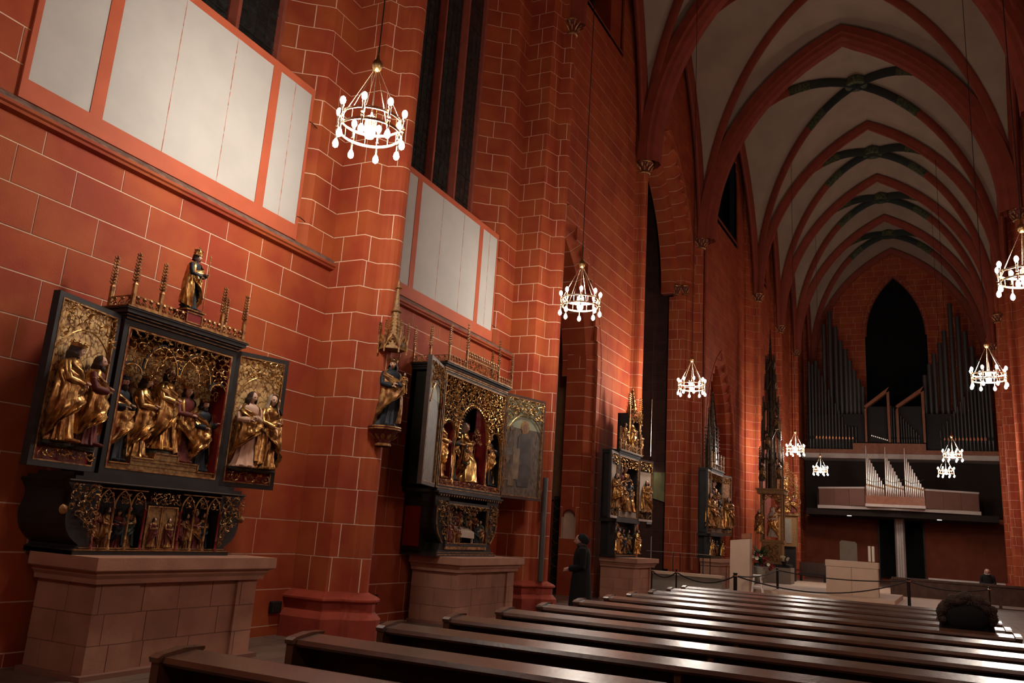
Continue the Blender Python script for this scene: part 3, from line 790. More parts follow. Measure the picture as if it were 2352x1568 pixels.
# ---- left wall beyond the second pier, slightly turned
A3 = Vector((16.9, 7.92)); B3 = Vector((24.0, 7.62)); D3 = (B3 - A3).normalized(); L3 = (B3 - A3).length
wl3 = empty('wall_left', (20.5, 7.8, 0), kind='structure')
op_low = dict(s=2.15, hw=2.2, zs=6.0, za=9.7, z0=0)
op_hi = dict(s=3.9, hw=1.75, zs=20, za=21.8, z0=16.85)
masonry(wl3, [A3, B3], 0, 22, 51, .74, openings=(dict(op_low, hw=2.42, za=9.98), op_hi))
arch_ring(wl3, A3, D3, 2.15, op_low, rw=.48, depth=1.0, splay=.30, n=10, seed=3, jdepth=.36)
b = MB()
N3 = Vector((D3.y, -D3.x))
for s0, s1, z0, z1 in ((4.75, L3, 0, 22), (-.4, 4.75, 10.2, 16.6), (-.4, .9, 10, 24), (5.7, L3, 10, 24)):
    q = [A3 + D3 * s0 - N3 * .12, A3 + D3 * s1 - N3 * .12, A3 + D3 * s1 - N3 * .9, A3 + D3 * s0 - N3 * .9]
    b.prism([(v.x, v.y) for v in q], 'z', z0, z1)
b.build('wall_core', M_STONE, wl3)
# sill of the high window and dark glass
b = MB(); q = A3 + D3 * 2.1; q2 = A3 + D3 * 5.7
b.add([(q.x, q.y - .03, 16.78), (q2.x, q2.y - .03, 16.78), (q2.x, q2.y - .03, 16.86), (q.x, q.y - .03, 16.86), (q2.x, q2.y + .75, 17.5), (q.x, q.y + .75, 17.5)], [(0, 1, 2, 3), (3, 2, 4, 5)])
b.build('window_sill', M_RIB, wl3)
w3 = MB(); w3.prism([(q.x, q.y + .75), (q2.x, q2.y + .75), (q2.x, q2.y + .8), (q.x, q.y + .8)], 'z', 16.8, 22); w3.build('window_3', M_GLASSD, None, kind='structure')
# side chapel seen through the low arch: masonry facing the camera, ochre end wall, painted border
ch = empty('wall_chapel', (21.4, 8.6, 0), kind='structure')
masonry(ch, [(21.22, 8.56), (21.22, 8.0)], 0, 10.5, 61, .62, openings=(dict(s=.26, hw=.20, zs=2.32, za=2.33, z0=1.5),), courses=[1.07, 1.5, 2.33, 2.895, 3.318, 3.74, 4.158, 4.586, 4.995, 5.40, 5.80, 6.19, 6.6, 7, 7.4, 7.8, 8.2])
b = MB(); b.box(21.32, 22.6, 8.0, 8.55, 0, 1.45); b.box(21.32, 22.6, 8.0, 8.55, 2.35, 12); b.box(21.42, 22.6, 8.0, 8.55, 1.4, 2.4)
b.build('wall_core', M_STONE, ch)
b = MB(); b.box(21.226, 21.42, 8.06, 8.54, 1.44, 1.5); b.box(21.37, 21.42, 8.06, 8.52, 1.5, 2.35); b.box(21.226, 21.42, 8.50, 8.54, 1.46, 2.06); b.box(21.226, 21.42, 8.04, 8.10, 1.46, 2.06)
pa = [(8.29 + .21 * math.cos(a), 2.06 + .21 * math.sin(a)) for a in [PI * i / 10 for i in range(11)]]
for i in range(10):
    (ya, za_), (yb_, zb_) = pa[i], pa[i + 1]; ya = 8.30 + (ya - 8.29) * .95; yb_ = 8.30 + (yb_ - 8.29) * .95
    c_ = MB(); c_.prism([(ya, za_), (yb_, zb_), (yb_, 2.34), (ya, 2.34)], 'x', 21.2205, 21.42); c_.build('niche_arch_stone', M_STONE, ch)
b.build('niche_lining', M_LIME, ch)
b = MB(); b.box(23.2, 23.4, 8.9, 12, 2.55, 11); b.build('ochre_plaster', M_OCHRE, ch)
b = MB(); b.box(17, 23.4, 11.9, 12.1, 0, 11); b.box(16.9, 17.1, 8.8, 12, 0, 11); b.box(16.9, 23.6, 8.8, 12.1, 11, 11.2); b.box(23.2, 23.4, 8.9, 12, 0, 2.6); b.build('chapel_shell', M_STONE, ch)
pb = empty('scalloped_border_hanging', (23.1, 9.6, 0))
b = MB(); zz = .22; k = 0; pts = []
zz = .16
while zz < 2.6: pts.append(zz); zz += .335
o = MB()
for i, z in enumerate(pts):
    m = MB(); m.lathe([(.155, 0), (.165, .012), (.155, .024)], 0, 0, 0, 18); t = MB(); t.merge(m, Matrix.Translation((23.10 - .001 * i, 9.37, z)) @ Matrix.Rotation(PI / 2, 4, 'Y')); t.build('roundel', M_CLOTHG, pb)
    m = MB(); m.tube([(23.09, 9.37 + .165 * math.cos(a), z + .165 * math.sin(a)) for a in [2 * PI * q / 18 for q in range(19)]], .008, 4); m.build('roundel_outline', M_INSC, pb)
b.box(23.11, 23.16, 9.21, 9.53, .1, 2.70); b.build('backing', M_CLOTHG, pb)
tag(pb, 'dark green hanging strip of stacked roundels left of the standing woman', 'wall hanging')

# ---- crossing: pier, choir arch, dark choir beyond
def cluster(cx, cy, seed, cap, wall_y, shafts=((0, 0, .16),), w=.62, zt=22, single=240, cap_z=None, right=False, base=True, facew=None):
    """clustered pier standing against a wall"""
    s = -1 if not right else 1
    pts = []
    X0, X1 = cx - w, cx + w
    prof = [(X0, wall_y), (X0, cy + .55 * -s * 1), ]
    yb = lambda d: cy - s * d      # d metres towards the wall
    prof = [(X0, wall_y), (X0, yb(.46)), (X0 + .14, yb(.36)), (X0 + .30, yb(.26)), (cx - .20, yb(.20)), (cx - .17, yb(.12))]
    for i in range(0, 9):
        a = PI - PI * i / 8; prof.append((cx + .16 * math.cos(a), yb(-.0 - .04 * 0) + s * .12 * math.sin(a) if False else cy + s * .14 * math.sin(a)))
    prof += [(2 * cx - x, y) for x, y in prof[5::-1]]
    if right: prof = prof[::-1]
    P = pier(prof, seed, None, cx, cy, .16, zt, single=single, base=base, length=.36)
    if cap_z:
        capital(P, cx, cy, cap_z, .17, .42)
    return P
cluster(24.35, 7.42, 71, None, 7.9, cap_z=13.4)
cluster(31.9, 7.22, 73, None, 8.1, w=.75, cap_z=13.4)
tr = empty('choir_arch', (28, 7.8, 0), kind='structure')
A4 = Vector((24.6, 7.70)); D4 = Vector((1, -.045)).normalized()
op_ch = dict(s=3.45, hw=3.15, zs=11.3, za=16.4, z0=0)
arch_ring(tr, A4, D4, 3.45, op_ch, rw=.45, depth=.75, splay=.25, n=12, jamb=False)
arch_ring(tr, A4 + Vector((0, .55)), D4, 3.45, dict(op_ch, hw=2.85, za=16.0), rw=.40, depth=.6, splay=.2, n=12, jamb=False)
masonry(tr, [A4, A4 + D4 * 7.0], 11.3, 22, 75, .9, openings=(dict(op_ch, hw=3.42, za=16.75),), single=80)
# choir interior
cw = empty('wall_choir', (31.6, 10, 0), kind='structure')
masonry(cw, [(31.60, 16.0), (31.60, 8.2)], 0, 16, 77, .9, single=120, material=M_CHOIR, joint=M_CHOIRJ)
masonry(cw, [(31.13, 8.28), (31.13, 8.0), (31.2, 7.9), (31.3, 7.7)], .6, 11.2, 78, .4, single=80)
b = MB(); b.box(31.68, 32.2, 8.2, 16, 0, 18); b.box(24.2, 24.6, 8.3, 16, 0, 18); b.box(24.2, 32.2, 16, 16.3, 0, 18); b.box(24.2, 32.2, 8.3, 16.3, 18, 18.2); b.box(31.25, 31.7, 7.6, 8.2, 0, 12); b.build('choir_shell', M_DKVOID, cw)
capital(cw, 31.2, 8.0, 11.25, .12, .40); capital(cw, 31.25, 7.68, 11.25, .10, .40)

# ---- walls right and left of the far arm
def far_wall(side, pa, pb, seed, single, low=None, hi=None, name='wall_left'):
    A, B = Vector(pa), Vector(pb); D = (B - A).normalized(); L = (B - A).length
    W = empty(name, ((A.x + B.x) / 2, A.y, 0), kind='structure')
    P = [A, B] if side > 0 else [B, A]
    ops = []
    if low: ops.append(dict(low, s=low['s'] if side > 0 else L - low['s'], hw=low['hw'] + .22, za=low['za'] + .28))
    if hi: ops.append(dict(hi, s=hi['s'] if side > 0 else L - hi['s']))
    masonry(W, P, 0, 22, seed, .8, openings=ops, single=single)
    if low: arch_ring(W, P[0], P[1] - P[0], ops[0]['s'], low, rw=.42, depth=.7, splay=.3, n=9)
    sgn = 1 if side > 0 else -1
    b = MB(); b.prism([(A.x, A.y + sgn * .75), (B.x, B.y + sgn * .75), (B.x, B.y + sgn * 1.1), (A.x, A.y + sgn * 1.1)], 'z', 0, 15.6)
    b.build('wall_core', M_STONE, W)
    if hi:
        C0 = A + D * (hi['s'] - hi['hw']); C1 = A + D * (hi['s'] + hi['hw'])
        b = MB(); b.add([(C0.x, C0.y - sgn * .05, 15.6), (C1.x, C1.y - sgn * .05, 15.6), (C1.x, C1.y - sgn * .05, 15.75), (C0.x, C0.y - sgn * .05, 15.75), (C1.x, C1.y + sgn * .7, 16.3), (C0.x, C0.y + sgn * .7, 16.3)], [(0, 1, 2, 3), (3, 2, 4, 5)])
        b.build('window_sill', M_RIB, W)
        b = MB(); b.prism([(A.x, A.y + sgn * .75), (B.x, B.y + sgn * .75), (B.x, B.y + sgn * .8), (A.x, A.y + sgn * .8)], 'z', 15.6, 23); b.build('dark_window', M_DKGL, W)
    return W
far_wall(1, (32.6, 7.12), (39.6, 6.75), 81, 300, low=dict(s=2.6, hw=2.0, zs=6.0, za=9.4, z0=0), hi=dict(s=3.6, hw=2.0, zs=18.5, za=21.5, z0=15.7))
far_wall(1, (40.4, 6.62), (46.2, 6.42), 83, 200, hi=dict(s=2.9, hw=1.6, zs=18.5, za=21.5, z0=15.7))
far_wall(1, (46.8, 6.40), (52.4, 6.22), 85, 0, hi=dict(s=2.9, hw=1.6, zs=18.5, za=21.5, z0=15.7))
far_wall(1, (53.0, 6.22), (59.1, 6.05), 87, 0)
far_wall(-1, (40.4, -5.05), (45.6, -5.25), 91, 300, name='wall_right')
far_wall(-1, (46.6, -5.30), (52.4, -5.55), 93, 100, name='wall_right')
far_wall(-1, (53.0, -5.55), (59.1, -5.75), 95, 0, name='wall_right')
far_wall(-1, (32.3, -4.75), (39.7, -4.95), 97, 0, name='wall_right')
cluster(40.1, 6.22, 101, None, 6.8, cap_z=13.4, single=220)
cluster(46.5, 6.02, 103, None, 6.5, w=.45, cap_z=13.4, single=80)
cluster(52.7, 5.86, 105, None, 6.3, w=.4, cap_z=13.4, single=60)
cluster(31.9, -4.05, 107, None, -4.8, cap_z=13.4, right=True, single=120, w=.75)
cluster(40.1, -4.45, 109, None, -5.0, cap_z=13.4, right=True, single=40)
cluster(46.3, -4.63, 111, None, -5.3, w=.5, cap_z=13.4, right=True, single=260)
cluster(52.7, -4.95, 113, None, -5.5, w=.4, cap_z=13.4, right=True, single=160)
# near right side and back, outside the picture: plain plastered masonry closing the hall
b = MB(); b.box(-7, 32.3, -5.6, -5.2, 0, 23); b.build('wall_right', M_STONE, None, kind='structure')
b = MB(); b.box(-7.2, -7, -5.6, 8.5, 0, 23); b.box(-7.2, 1.5, 7.8, 8.1, 0, 23); b.build('wall_back', M_STONE, None, kind='structure')

# ---- far end wall with the dark window
we = empty('wall_far', (59.1, .4, 0), kind='structure')
op_w = dict(s=5.95, hw=1.80, zs=16.2, za=20.3, z0=8.0)
masonry(we, [(59.1, 6.1), (59.1, -5.8)], 0, 22.4, 121, .9, single=0, openings=(dict(op_w, hw=1.9, za=20.5),))
arch_ring(we, (59.1, 6.1), (0, -1), 5.95, op_w, rw=.3, depth=.5, splay=.2, n=8, jamb=False, name='voussoir', material=M_RIB)
b = MB(); b.box(59.6, 59.7, -6, 6.4, 0, 23); b.build('dark_window', M_DKGL, we)

# ---- vaults
CY = lambda x: 1.58 - (x - 31.9) * .0525
ZS, ZR = 13.75, 22.25
def arch3(xL, yL, xR, yR, zs, zr, n=14, ellipse=False):
    """3d pointed arch as a point list from L over the apex to R"""
    a = Vector((xL, yL)); c = Vector((xR, yR)); hw = (c - a).length / 2; d = (c - a).normalized()
    if ellipse: L = [(hw * (1 - math.cos(PI / 2 * i / n)), zs + (zr - zs) * math.sin(PI / 2 * i / n)) for i in range(n + 1)]
    else: L = arch_pts(hw, zs, zr, n)
    out = [Vector((*(a + d * s), z)) for s, z in L] + [Vector((*(c - d * s), z)) for s, z in L[::-1][1:]]
    return out
def sweep(mb, pts, prof):
    """prof = (lateral, inward) swept along a planar vertical arch"""
    h = (pts[-1] - pts[0]); h.z = 0; h.normalize(); lat = Vector((h.y, -h.x, 0)); vs = []; fs = []; n = len(prof)
    for k, p in enumerate(pts):
        t = (pts[min(k + 1, len(pts) - 1)] - pts[max(0, k - 1)]).normalized(); inn = t.cross(lat).normalized()
        if inn.z > 0 or (abs(inn.z) < .05 and inn.dot(h) * (1 if k < len(pts) / 2 else -1) < 0): inn = -inn
        if k == len(pts) // 2 and len(pts) % 2: inn = Vector((0, 0, -1)) * 1.0
        for l, q in prof: vs.append(tuple(p + lat * l + inn * q))
    for k in range(len(pts) - 1):
        for i in range(n - 1): fs.append((k * n + i, k * n + i + 1, k * n + n + i + 1, k * n + n + i))
    mb.add(vs, fs)
RIBP = [(-.12, -.05), (-.12, .10), (-.07, .16), (-.05, .26), (0, .30), (.05, .26), (.07, .16), (.12, .10), (.12, -.05)]
ARP = [(-.45, -.05), (-.45, .25), (-.36, .30), (-.33, .42), (-.20, .50), (-.16, .58), (.16, .58), (.20, .50), (.33, .42), (.36, .30), (.45, .25), (.45, -.05)]
THIN = [(-.16, -.05), (-.16, .12), (-.10, .2), (-.07, .32), (0, .36), (.07, .32), (.10, .2), (.16, .12), (.16, -.05)]
def bay(x0, x1, L0, R0, L1, R1, ribs=True, bands=True, boss=True):
    c = empty('ceiling', ((x0 + x1) / 2, (L0 + R0) / 2, ZR), kind='structure')
    n = 14
    c0, c1 = Vector((x0, (L0 + R0) / 2)), Vector((x1, (L1 + R1) / 2)); ctr = (c0 + c1) / 2
    cor = {'a': Vector((x0, L0)), 'b': Vector((x0, R0)), 'c': Vector((x1, R1)), 'd': Vector((x1, L1))}
    pairs = [('a', 'b'), ('b', 'c'), ('c', 'd'), ('d', 'a')]
    zs = [ZS + (ZR - ZS) * math.sin(PI / 2 * i / n) for i in range(n + 1)]
    def dist(hw, z, ell):
        h = ZR - ZS; q = z - ZS
        if ell: return hw * (1 - math.sqrt(max(0, 1 - (q / h) ** 2)))
        Rr = (hw * hw + h * h) / (2 * hw); return Rr - math.sqrt(max(0, Rr * Rr - q * q))
    for p, q in pairs:
        P, Q = cor[p], cor[q]; m = (P + Q) / 2; m3 = MB()
        for S in (P, Q):
            vs = []; fs = []; hw = (m - S).length; hd = (ctr - S).length
            for k, z in enumerate(zs):
                u = dist(hw, z, False) / hw; v = dist(hd, z, True) / hd
                A_, B_ = S.lerp(m, u), S.lerp(ctr, v)
                for t in (0, .34, .67, 1):
                    w_ = A_.lerp(B_, t); vs.append((w_.x, w_.y, z + .10 + .22 * math.sin(PI * t) * (k / n)))
            for k in range(n):
                for t in range(3): fs.append((k * 4 + t, k * 4 + t + 1, k * 4 + t + 5, k * 4 + t + 4))
            m3.add(vs, fs)
        m3.build('vault_web', M_PLASTER, c, smooth='auto')
    if ribs:
        for p, q in (('a', 'c'), ('b', 'd')):
            pts = arch3(*cor[p], *cor[q], ZS, ZR, 20, True); N = len(pts) - 1
            if not bands:
                m = MB(); sweep(m, pts, RIBP); m.build('diagonal_rib', M_RIB, c, smooth='auto'); continue
            i0, i1 = int(N * .36), N - int(N * .36)
            for a, e in ((0, i0), (i1, N)):
                m = MB(); sweep_part(m, pts, RIBP, a, e); m.build('diagonal_rib', M_RIB, c, smooth='auto')
            m = MB(); sweep_part(m, pts, RIBP, i0 + 2, i1 - 2); m.build('painted_rib_crown', M_TEAL, c, smooth='auto')
            for a, e in ((i0, i0 + 2), (i1 - 2, i1)):
                m = MB(); sweep_part(m, pts, [(l * 1.06, q_ * 1.05) for l, q_ in RIBP], a, e); m.build('painted_rib_band', M_TEALG, c, smooth='auto')
        for p, q in (('b', 'c'), ('d', 'a')):
            m = MB(); sweep(m, arch3(*cor[p], *cor[q], ZS, ZR - .1, 12), THIN); m.build('wall_rib', M_RIB, c, smooth='auto')
    if boss:
        m = MB(); m.lathe([(.20, -.28), (.34, -.34), (.46, -.32), (.50, -.22), (.48, -.02), (.28, 0), (.20, -.05)], ctr.x, ctr.y, ZR + .08, 20, cap=False); m.build('boss', M_TEALG, c, smooth='auto')
    return c
def sweep_part(mb, pts, prof, a, e):
    full = MB(); sweep(full, pts, prof); n = len(prof)
    mb.add(full.v[a * n:(e + 1) * n], [(k * n + i, k * n + i + 1, k * n + n + i + 1, k * n + n + i) for k in range(e - a) for i in range(n - 1)])
STN = [(1.9, 7.0, -4.2), (9.9, 7.0, -4.2), (16.42, 6.95, -4.2), (24.35, 7.47, -3.9), (31.9, 7.20, -4.04), (40.1, 6.27, -4.4), (46.5, 6.05, -4.63), (52.7, 5.88, -4.93), (59.05, 5.6, -5.25)]
for i in range(len(STN) - 1):
    a, c = STN[i], STN[i + 1]
    bay(a[0], c[0], a[1], a[2], c[1], c[2], ribs=i >= 2, bands=i >= 4, boss=i >= 3)
bay(-6.8, 1.9, 7, -4.2, 7.0, -4.2, ribs=False, boss=False)
for (x, yl, yr), pr in zip(STN[2:], (THIN, ARP, ARP, THIN, THIN, THIN, THIN)):
    t = empty('trim_arch', (x, (yl + yr) / 2, ZR), kind='structure'); m = MB()
    sweep(m, arch3(x, yl, x, yr, ZS, ZR, 16), pr); m.build('transverse_arch', M_RIB, t, smooth='auto')

# ============================================================ CHANDELIERS
ch_protos = []
def make_chandelier():
    t = empty('chandelier', (0, 0, 0)); n = 14; Rr = .365
    for z in (-.03, .115):
        m = MB(); pts = [(Rr * math.cos(2 * PI * i / 32), Rr * math.sin(2 * PI * i / 32), z) for i in range(32)]
        m.lathe([(Rr - .006, -.016), (Rr + .006, -.016), (Rr + .006, .016), (Rr - .006, .016), (Rr - .006, -.016)], 0, 0, z, 40, cap=False); m.build('hoop', M_BRASS, t, smooth='auto')
    for i in range(16):
        m = MB(); a = 2 * PI * i / 16; m.tube([(Rr * math.cos(a), Rr * math.sin(a), -.03), (Rr * math.cos(a), Rr * math.sin(a), .115)], .005, 5); m.build('hoop_rod', M_BRASS, t)
    for i in range(8):
        a = 2 * PI * (i + .5) / 8; x, y = (Rr + .03) * math.cos(a), (Rr + .03) * math.sin(a)
        m = MB(); m.lathe([(.020, .03), (.024, .04), (.014, .06), (.014, .15), (.022, .16), (.022, .17)], x, y, 0, 8); m.build('candle_tube', M_BRASS, t, smooth='auto')
        m = MB(); m.lathe([(.010, .17), (.030, .205), (.034, .235), (.024, .265), (.0, .285)], x, y, 0, 16); m.build('bulb', M_BULB, t, smooth=True)
        m = MB(); m.lathe([(.013, -.12), (.013, -.02), (.020, -.015), (.020, .0)], x, y, 0, 8); m.build('socket', M_BRASS, t, smooth='auto')
        m = MB(); m.lathe([(.0, -.235), (.028, -.215), (.036, -.185), (.028, -.150), (.012, -.12)], x, y, 0, 16); m.build('bulb', M_BULB, t, smooth=True)
    for i in range(6):
        a = 2 * PI * i / 6; m = MB(); m.tube([(Rr * math.cos(a), Rr * math.sin(a), .11), (.03 * math.cos(a), .03 * math.sin(a), .80)], .0042, 5); m.build('stay', M_BRASS, t)
    m = MB(); m.lathe([(.0, .775), (.03, .785), (.056, .82), (.064, .86), (.052, .905), (.022, .94), (.014, .99), (.006, 1.03)], 0, 0, 0, 14); m.build('ball', M_BRASSD, t, smooth='auto')
    m = MB(); m.lathe([(.055, .02), (.070, .03), (.070, .16), (.04, .18), (.01, .20), (.006, .78)], 0, 0, 0, 14); m.build('centre_lamp', M_BRASS, t, smooth='auto')
    m = MB(); m.lathe([(.0, -.10), (.050, -.09), (.064, -.05), (.064, .02), (.05, .03)], 0, 0, 0, 14); m.build('glass_cylinder', M_CENTRE, t, smooth=True)
    m = MB(); m.tube([(0, 0, 1.0), (0, 0, 15.9)], .009, 5); m.build('suspension_cable', M_CORD, t)
    return t
CH = [((7.15, 5.54, 6.07), 'large chandelier hanging nearest, in front of the first pier'),
      ((14.7, 5.72, 6.07), 'second chandelier of the left row, before the second pier'),
      ((23.8, 5.60, 6.07), 'third chandelier of the left row, above the barrier before the choir pier'),
      ((38.9, 4.40, 5.97), 'chandelier beside the tall carved spire'),
      ((48.8, 4.20, 5.97), 'lowest-looking chandelier left of the small organ pipes'),
      ((14.5, -1.86, 5.97), 'chandelier cut by the right edge of the picture'),
      ((22.7, -1.97, 5.97), 'brightest right-hand chandelier, before the right pier'),
      ((40.0, -1.92, 5.97), 'upper one of the two overlapping chandeliers right of the small organ'),
      ((47.8, -1.96, 5.97), 'lower one of the two overlapping chandeliers right of the small organ'),
      ((6.6, -1.9, 6.0), 'chandelier outside the picture on the right'),
      ((-1.2, 5.5, 6.0), 'unseen chandelier added as fill light behind on the left'), ((-1.2, -1.9, 6.0), 'unseen chandelier added as fill light behind on the right')]  # the two rear chandeliers are unseen, added to fill the lower walls
POWER = [1.28, .64, 1.5, 1.7, 1.0, .6, 1.9, 1.6, 1.0, .75, .62, .4]
proto = make_chandelier()
for i, (p, lab) in enumerate(CH):
    t = proto if i == 0 else copy_tree(proto)
    t.location = p; tag(t, lab, 'chandelier', 'ring chandeliers')
    for dz, e in ((.24, .45), (-.19, .55)):
        ld = bpy.data.lights.new('bulb_light', 'POINT'); ld.energy = LAMP_W * POWER[i] * e; ld.color = LAMP_COL; ld.shadow_soft_size = .22
        lo = bpy.data.objects.new('bulb_light', ld); COL.objects.link(lo); lo.location = (p[0], p[1], p[2] + dz)

# ============================================================ ALTARS AND CARVED ALTARPIECES
def stone_altar(x0, x1, y0, label, seed, yb=7.67, top=1.094, grp='stone altar tables along the wall'):
    t = empty('stone_altar', ((x0 + x1) / 2, (y0 + yb) / 2, 0)); tag(t, label, 'altar', grp)
    m = MB(); path = [(x0, yb), (x0, y0), (x1, y0), (x1, yb)]
    P = [Vector(p) for p in path]
    extrude_path(m, path, [(-.30, top - .245), (-.09, top - .245), (-.085, top - .20), (-.055, top - .165), (-.05, top - .135), (-.01, top - .125), (0, top - .115), (0, top), (-.15, top)])
    m.box(x0 + .1, x1 - .1, y0 + .1, yb, top - .12, top - .0005)
    m.build('mensa_slab', M_SLAB, t)
    bx0, bx1, by = x0 + .14, x1 - .14, y0 + .14
    masonry(t, [(bx0, yb), (bx0, by), (bx0 + .5, by), (bx0 + .502, by + .035), (bx1 - .30, by + .035), (bx1 - .298, by), (bx1, by), (bx1, yb)], 0, top - .245, seed, .52, courses=[0, .29, .57], material=M_SLAB, joint=M_SLABJ, gap=.008)
    b = MB(); b.box(bx0 + .06, bx1 - .06, by + .1, yb, 0, top - .1); b.box(bx0 - .07, bx1 + .07, by - .07, yb, -.02, .045); b.build('plinth', M_SLABJ, t)
    return t
stone_altar(5.40, 7.82, 6.70, 'nearest stone altar table, below the altarpiece with the standing saints', 201)
stone_altar(12.27, 14.80, 6.65, 'second stone altar table, beyond the first pier, below the painted-wing altarpiece', 203)
stone_altar(21.42, 23.55, 6.40, 'third stone altar table, right of the standing woman, at the barrier', 205, yb=7.45)
stone_altar(30.75, 32.9, 6.05, 'far stone altar table behind the glass railing and lectern', 207, yb=6.85)

def bxl(parent, name, m, *a, **k):
    b = MB(); b.box(*a); return b.build(name, m, parent, local=True, **k)
def frame_mb(x0, x1, z0, z1, y0, y1, wd):
    b = MB(); b.box(x0, x0 + wd, y0, y1, z0, z1); b.box(x1 - wd, x1, y0, y1, z0, z1); b.box(x0 + wd, x1 - wd, y0, y1, z0, z0 + wd); b.box(x0 + wd, x1 - wd, y0, y1, z1 - wd, z1); return b
def wing(root, P0, P1, z0, z1, style, seed, label=None, mframe=M_DARK, figs=(), arch=.0):
    """a hinged wing from P0 to P1 (local plan points, left to right as seen)"""
    P0, P1 = Vector(P0), Vector(P1); d = P1 - P0; W = d.length; ang = math.atan2(d.y, d.x)
    MX = Matrix.Translation((P0.x, P0.y, 0)) @ Matrix.Rotation(ang, 4, 'Z')
    def put(mb, name, m, par, **k): o = MB(); o.merge(mb, MX); o.m = mb.m[:]; return o.build(name, m, par, local=True, **k)
    fw = .052
    f = frame_mb(0, W, z0, z1, 0, .075, fw); f.box(fw, W - fw, .05, .07, z0 + fw, z1 - fw)
    wg = put(f, 'wing', mframe, root)
    if label: wg['label'] = label
    g = frame_mb(fw, W - fw, z0 + fw, z1 - fw, -.004, .03, .014); put(g, 'gilt_moulding', M_GOLDM, wg)
    H = z1 - z0
    if style == 'carved':
        zb = z0 + .19
        put(frame_mb(fw + .012, W - fw - .012, zb, zb + .022, -.01, .04, .01), 'ledge', M_DARK, wg)
        b = MB(); b.box(fw + .014, W - fw - .014, .035, .05, zb, z1 - fw - .012); put(b, 'brocade_ground', M_BROC, wg)
        b = MB(); b.box(fw + .02, W - fw - .02, .03, .05, z0 + fw + .012, zb); put(b, 'red_ground', M_REDL, wg)
        b = MB(); tracery(b, lambda u, v: z0 + .075 < v < zb - .012, fw + .02, W - fw - .02, z0 + .07, zb - .01, .095, seed, .005); put(b, 'scrollwork', M_GOLDB, wg)
        top = z1 - fw - .016; cu = W / 2
        def ins(u, v): return v > top - .20 - .23 * (abs(u - cu) / (W / 2)) ** 2.2
        b = MB(); tracery(b, ins, fw + .02, W - fw - .02, top - .46, top, .115, seed + 1, .0055)
        pts = [(fw + .015 + (W - 2 * fw - .03) * k / 14, -.012, top - .22 - .24 * (abs((k / 14 - .5) * 2)) ** 2.2) for k in range(15)]
        b.tube(pts, .008, 5)
        put(b, 'scrollwork', M_GOLDB, wg)
        for (s, h, kw) in figs:
            p = MX @ Vector((s * W, -.055, zb + .045)); 
            figure(root, 'carved_figure', p, h, seed + int(s * 100), yaw=ang + kw.pop('turn', 0), **kw)
            r = MB(); r.ell((s * W, -.04, zb + .03), .17, .075, .035, 12, 5, lambda x, y, z: 1 + .1 * math.sin(7 * x + 5 * y)); put(r, 'ground', M_ROCK, wg)
    else:
        b = MB(); b.box(fw + .012, W - fw - .012, .03, .05, z0 + fw + .012, z1 - fw - .012); put(b, 'painting', M_PAINT, wg)
        top = z1 - fw - .014; cu = W / 2
        b = MB(); b.box(fw + .014, W - fw - .014, .026, .032, z0 + H * .68, top); put(b, 'painted_sky', M_PAINTSKY, wg)
        def ins(u, v): return v > top - .30 - .36 * (abs(u - cu) / (W / 2)) ** 2.6
        b = MB(); tracery(b, ins, fw + .02, W - fw - .02, top - .66, top, .10, seed + 1, .0095)
        b.tube([(fw + .015 + (W - 2 * fw - .03) * k / 16, -.012, top - .33 - .36 * (abs((k / 16 - .5) * 2)) ** 2.6) for k in range(17)], .010, 5)
        put(b, 'scrollwork', M_GOLD, wg)
        if label:      # the painted saint: halo, head, dark cloak, pale tunic, all flat paint
            hx, hz = W * .52, z0 + H * .70
            def disc(cx, cz, rx, rz, y, n=20): 
                q = MB(); q.prism([(cx + rx * math.cos(2 * PI * k / n), cz + rz * math.sin(2 * PI * k / n)) for k in range(n)], 'y', y, y + .006); return q
            put(disc(hx, hz, .125, .135, .018), 'painted_halo', M_GOLDM, wg); put(disc(hx, hz, .105, .115, .015), 'painted_halo_inner', M_OCHRE, wg); put(disc(hx, hz - .02, .06, .085, .012), 'painted_face', mat('painted_face', (.16, .085, .05), .5), wg)
            q = MB(); q.prism([(hx - .06, hz - .10), (hx + .06, hz - .10), (hx + .20, hz - .22), (hx + .25, hz - .9), (hx + .17, z0 + .25), (hx - .15, z0 + .25), (hx - .22, hz - .8), (hx - .18, hz - .22)], 'y', .020, .026); put(q, 'painted_cloak', mat('painted_cloak', (.06, .052, .048), .45, var=.5, scale=5), wg)
            PB = [mat('painted_figure_%s' % n_, c_, .5, var=.4, scale=9) for n_, c_ in (('brown', (.085, .055, .035)), ('grey', (.12, .11, .10)), ('ochre', (.15, .10, .055)))]
            rr = random.Random(8)
            for k in range(12):      # the crowd painted on the left half
                cx = .14 + .40 * rr.random(); cz = z0 + .55 + .85 * rr.random(); yy = .0245 - .0004 * k
                put(disc(cx, cz, .042, .050, yy - .004, 12), 'painted_head', PB[k % 3], wg)
                q = MB(); q.prism([(cx - .03, cz - .045), (cx + .03, cz - .045), (cx + .085, cz - .14), (cx + .09, cz - .40), (cx - .09, cz - .40), (cx - .08, cz - .14)], 'y', yy, yy + .004); put(q, 'painted_robe', PB[(k + 1) % 3], wg)
            q = MB(); q.prism([(.30, z0 + .38), (.50, z0 + .38), (.52, z0 + 1.0), (.33, z0 + 1.0)], 'y', .019, .023); put(q, 'painted_tunic', mat('painted_tunic', (.20, .14, .085), .5, var=.4, scale=6), wg)
    return wg

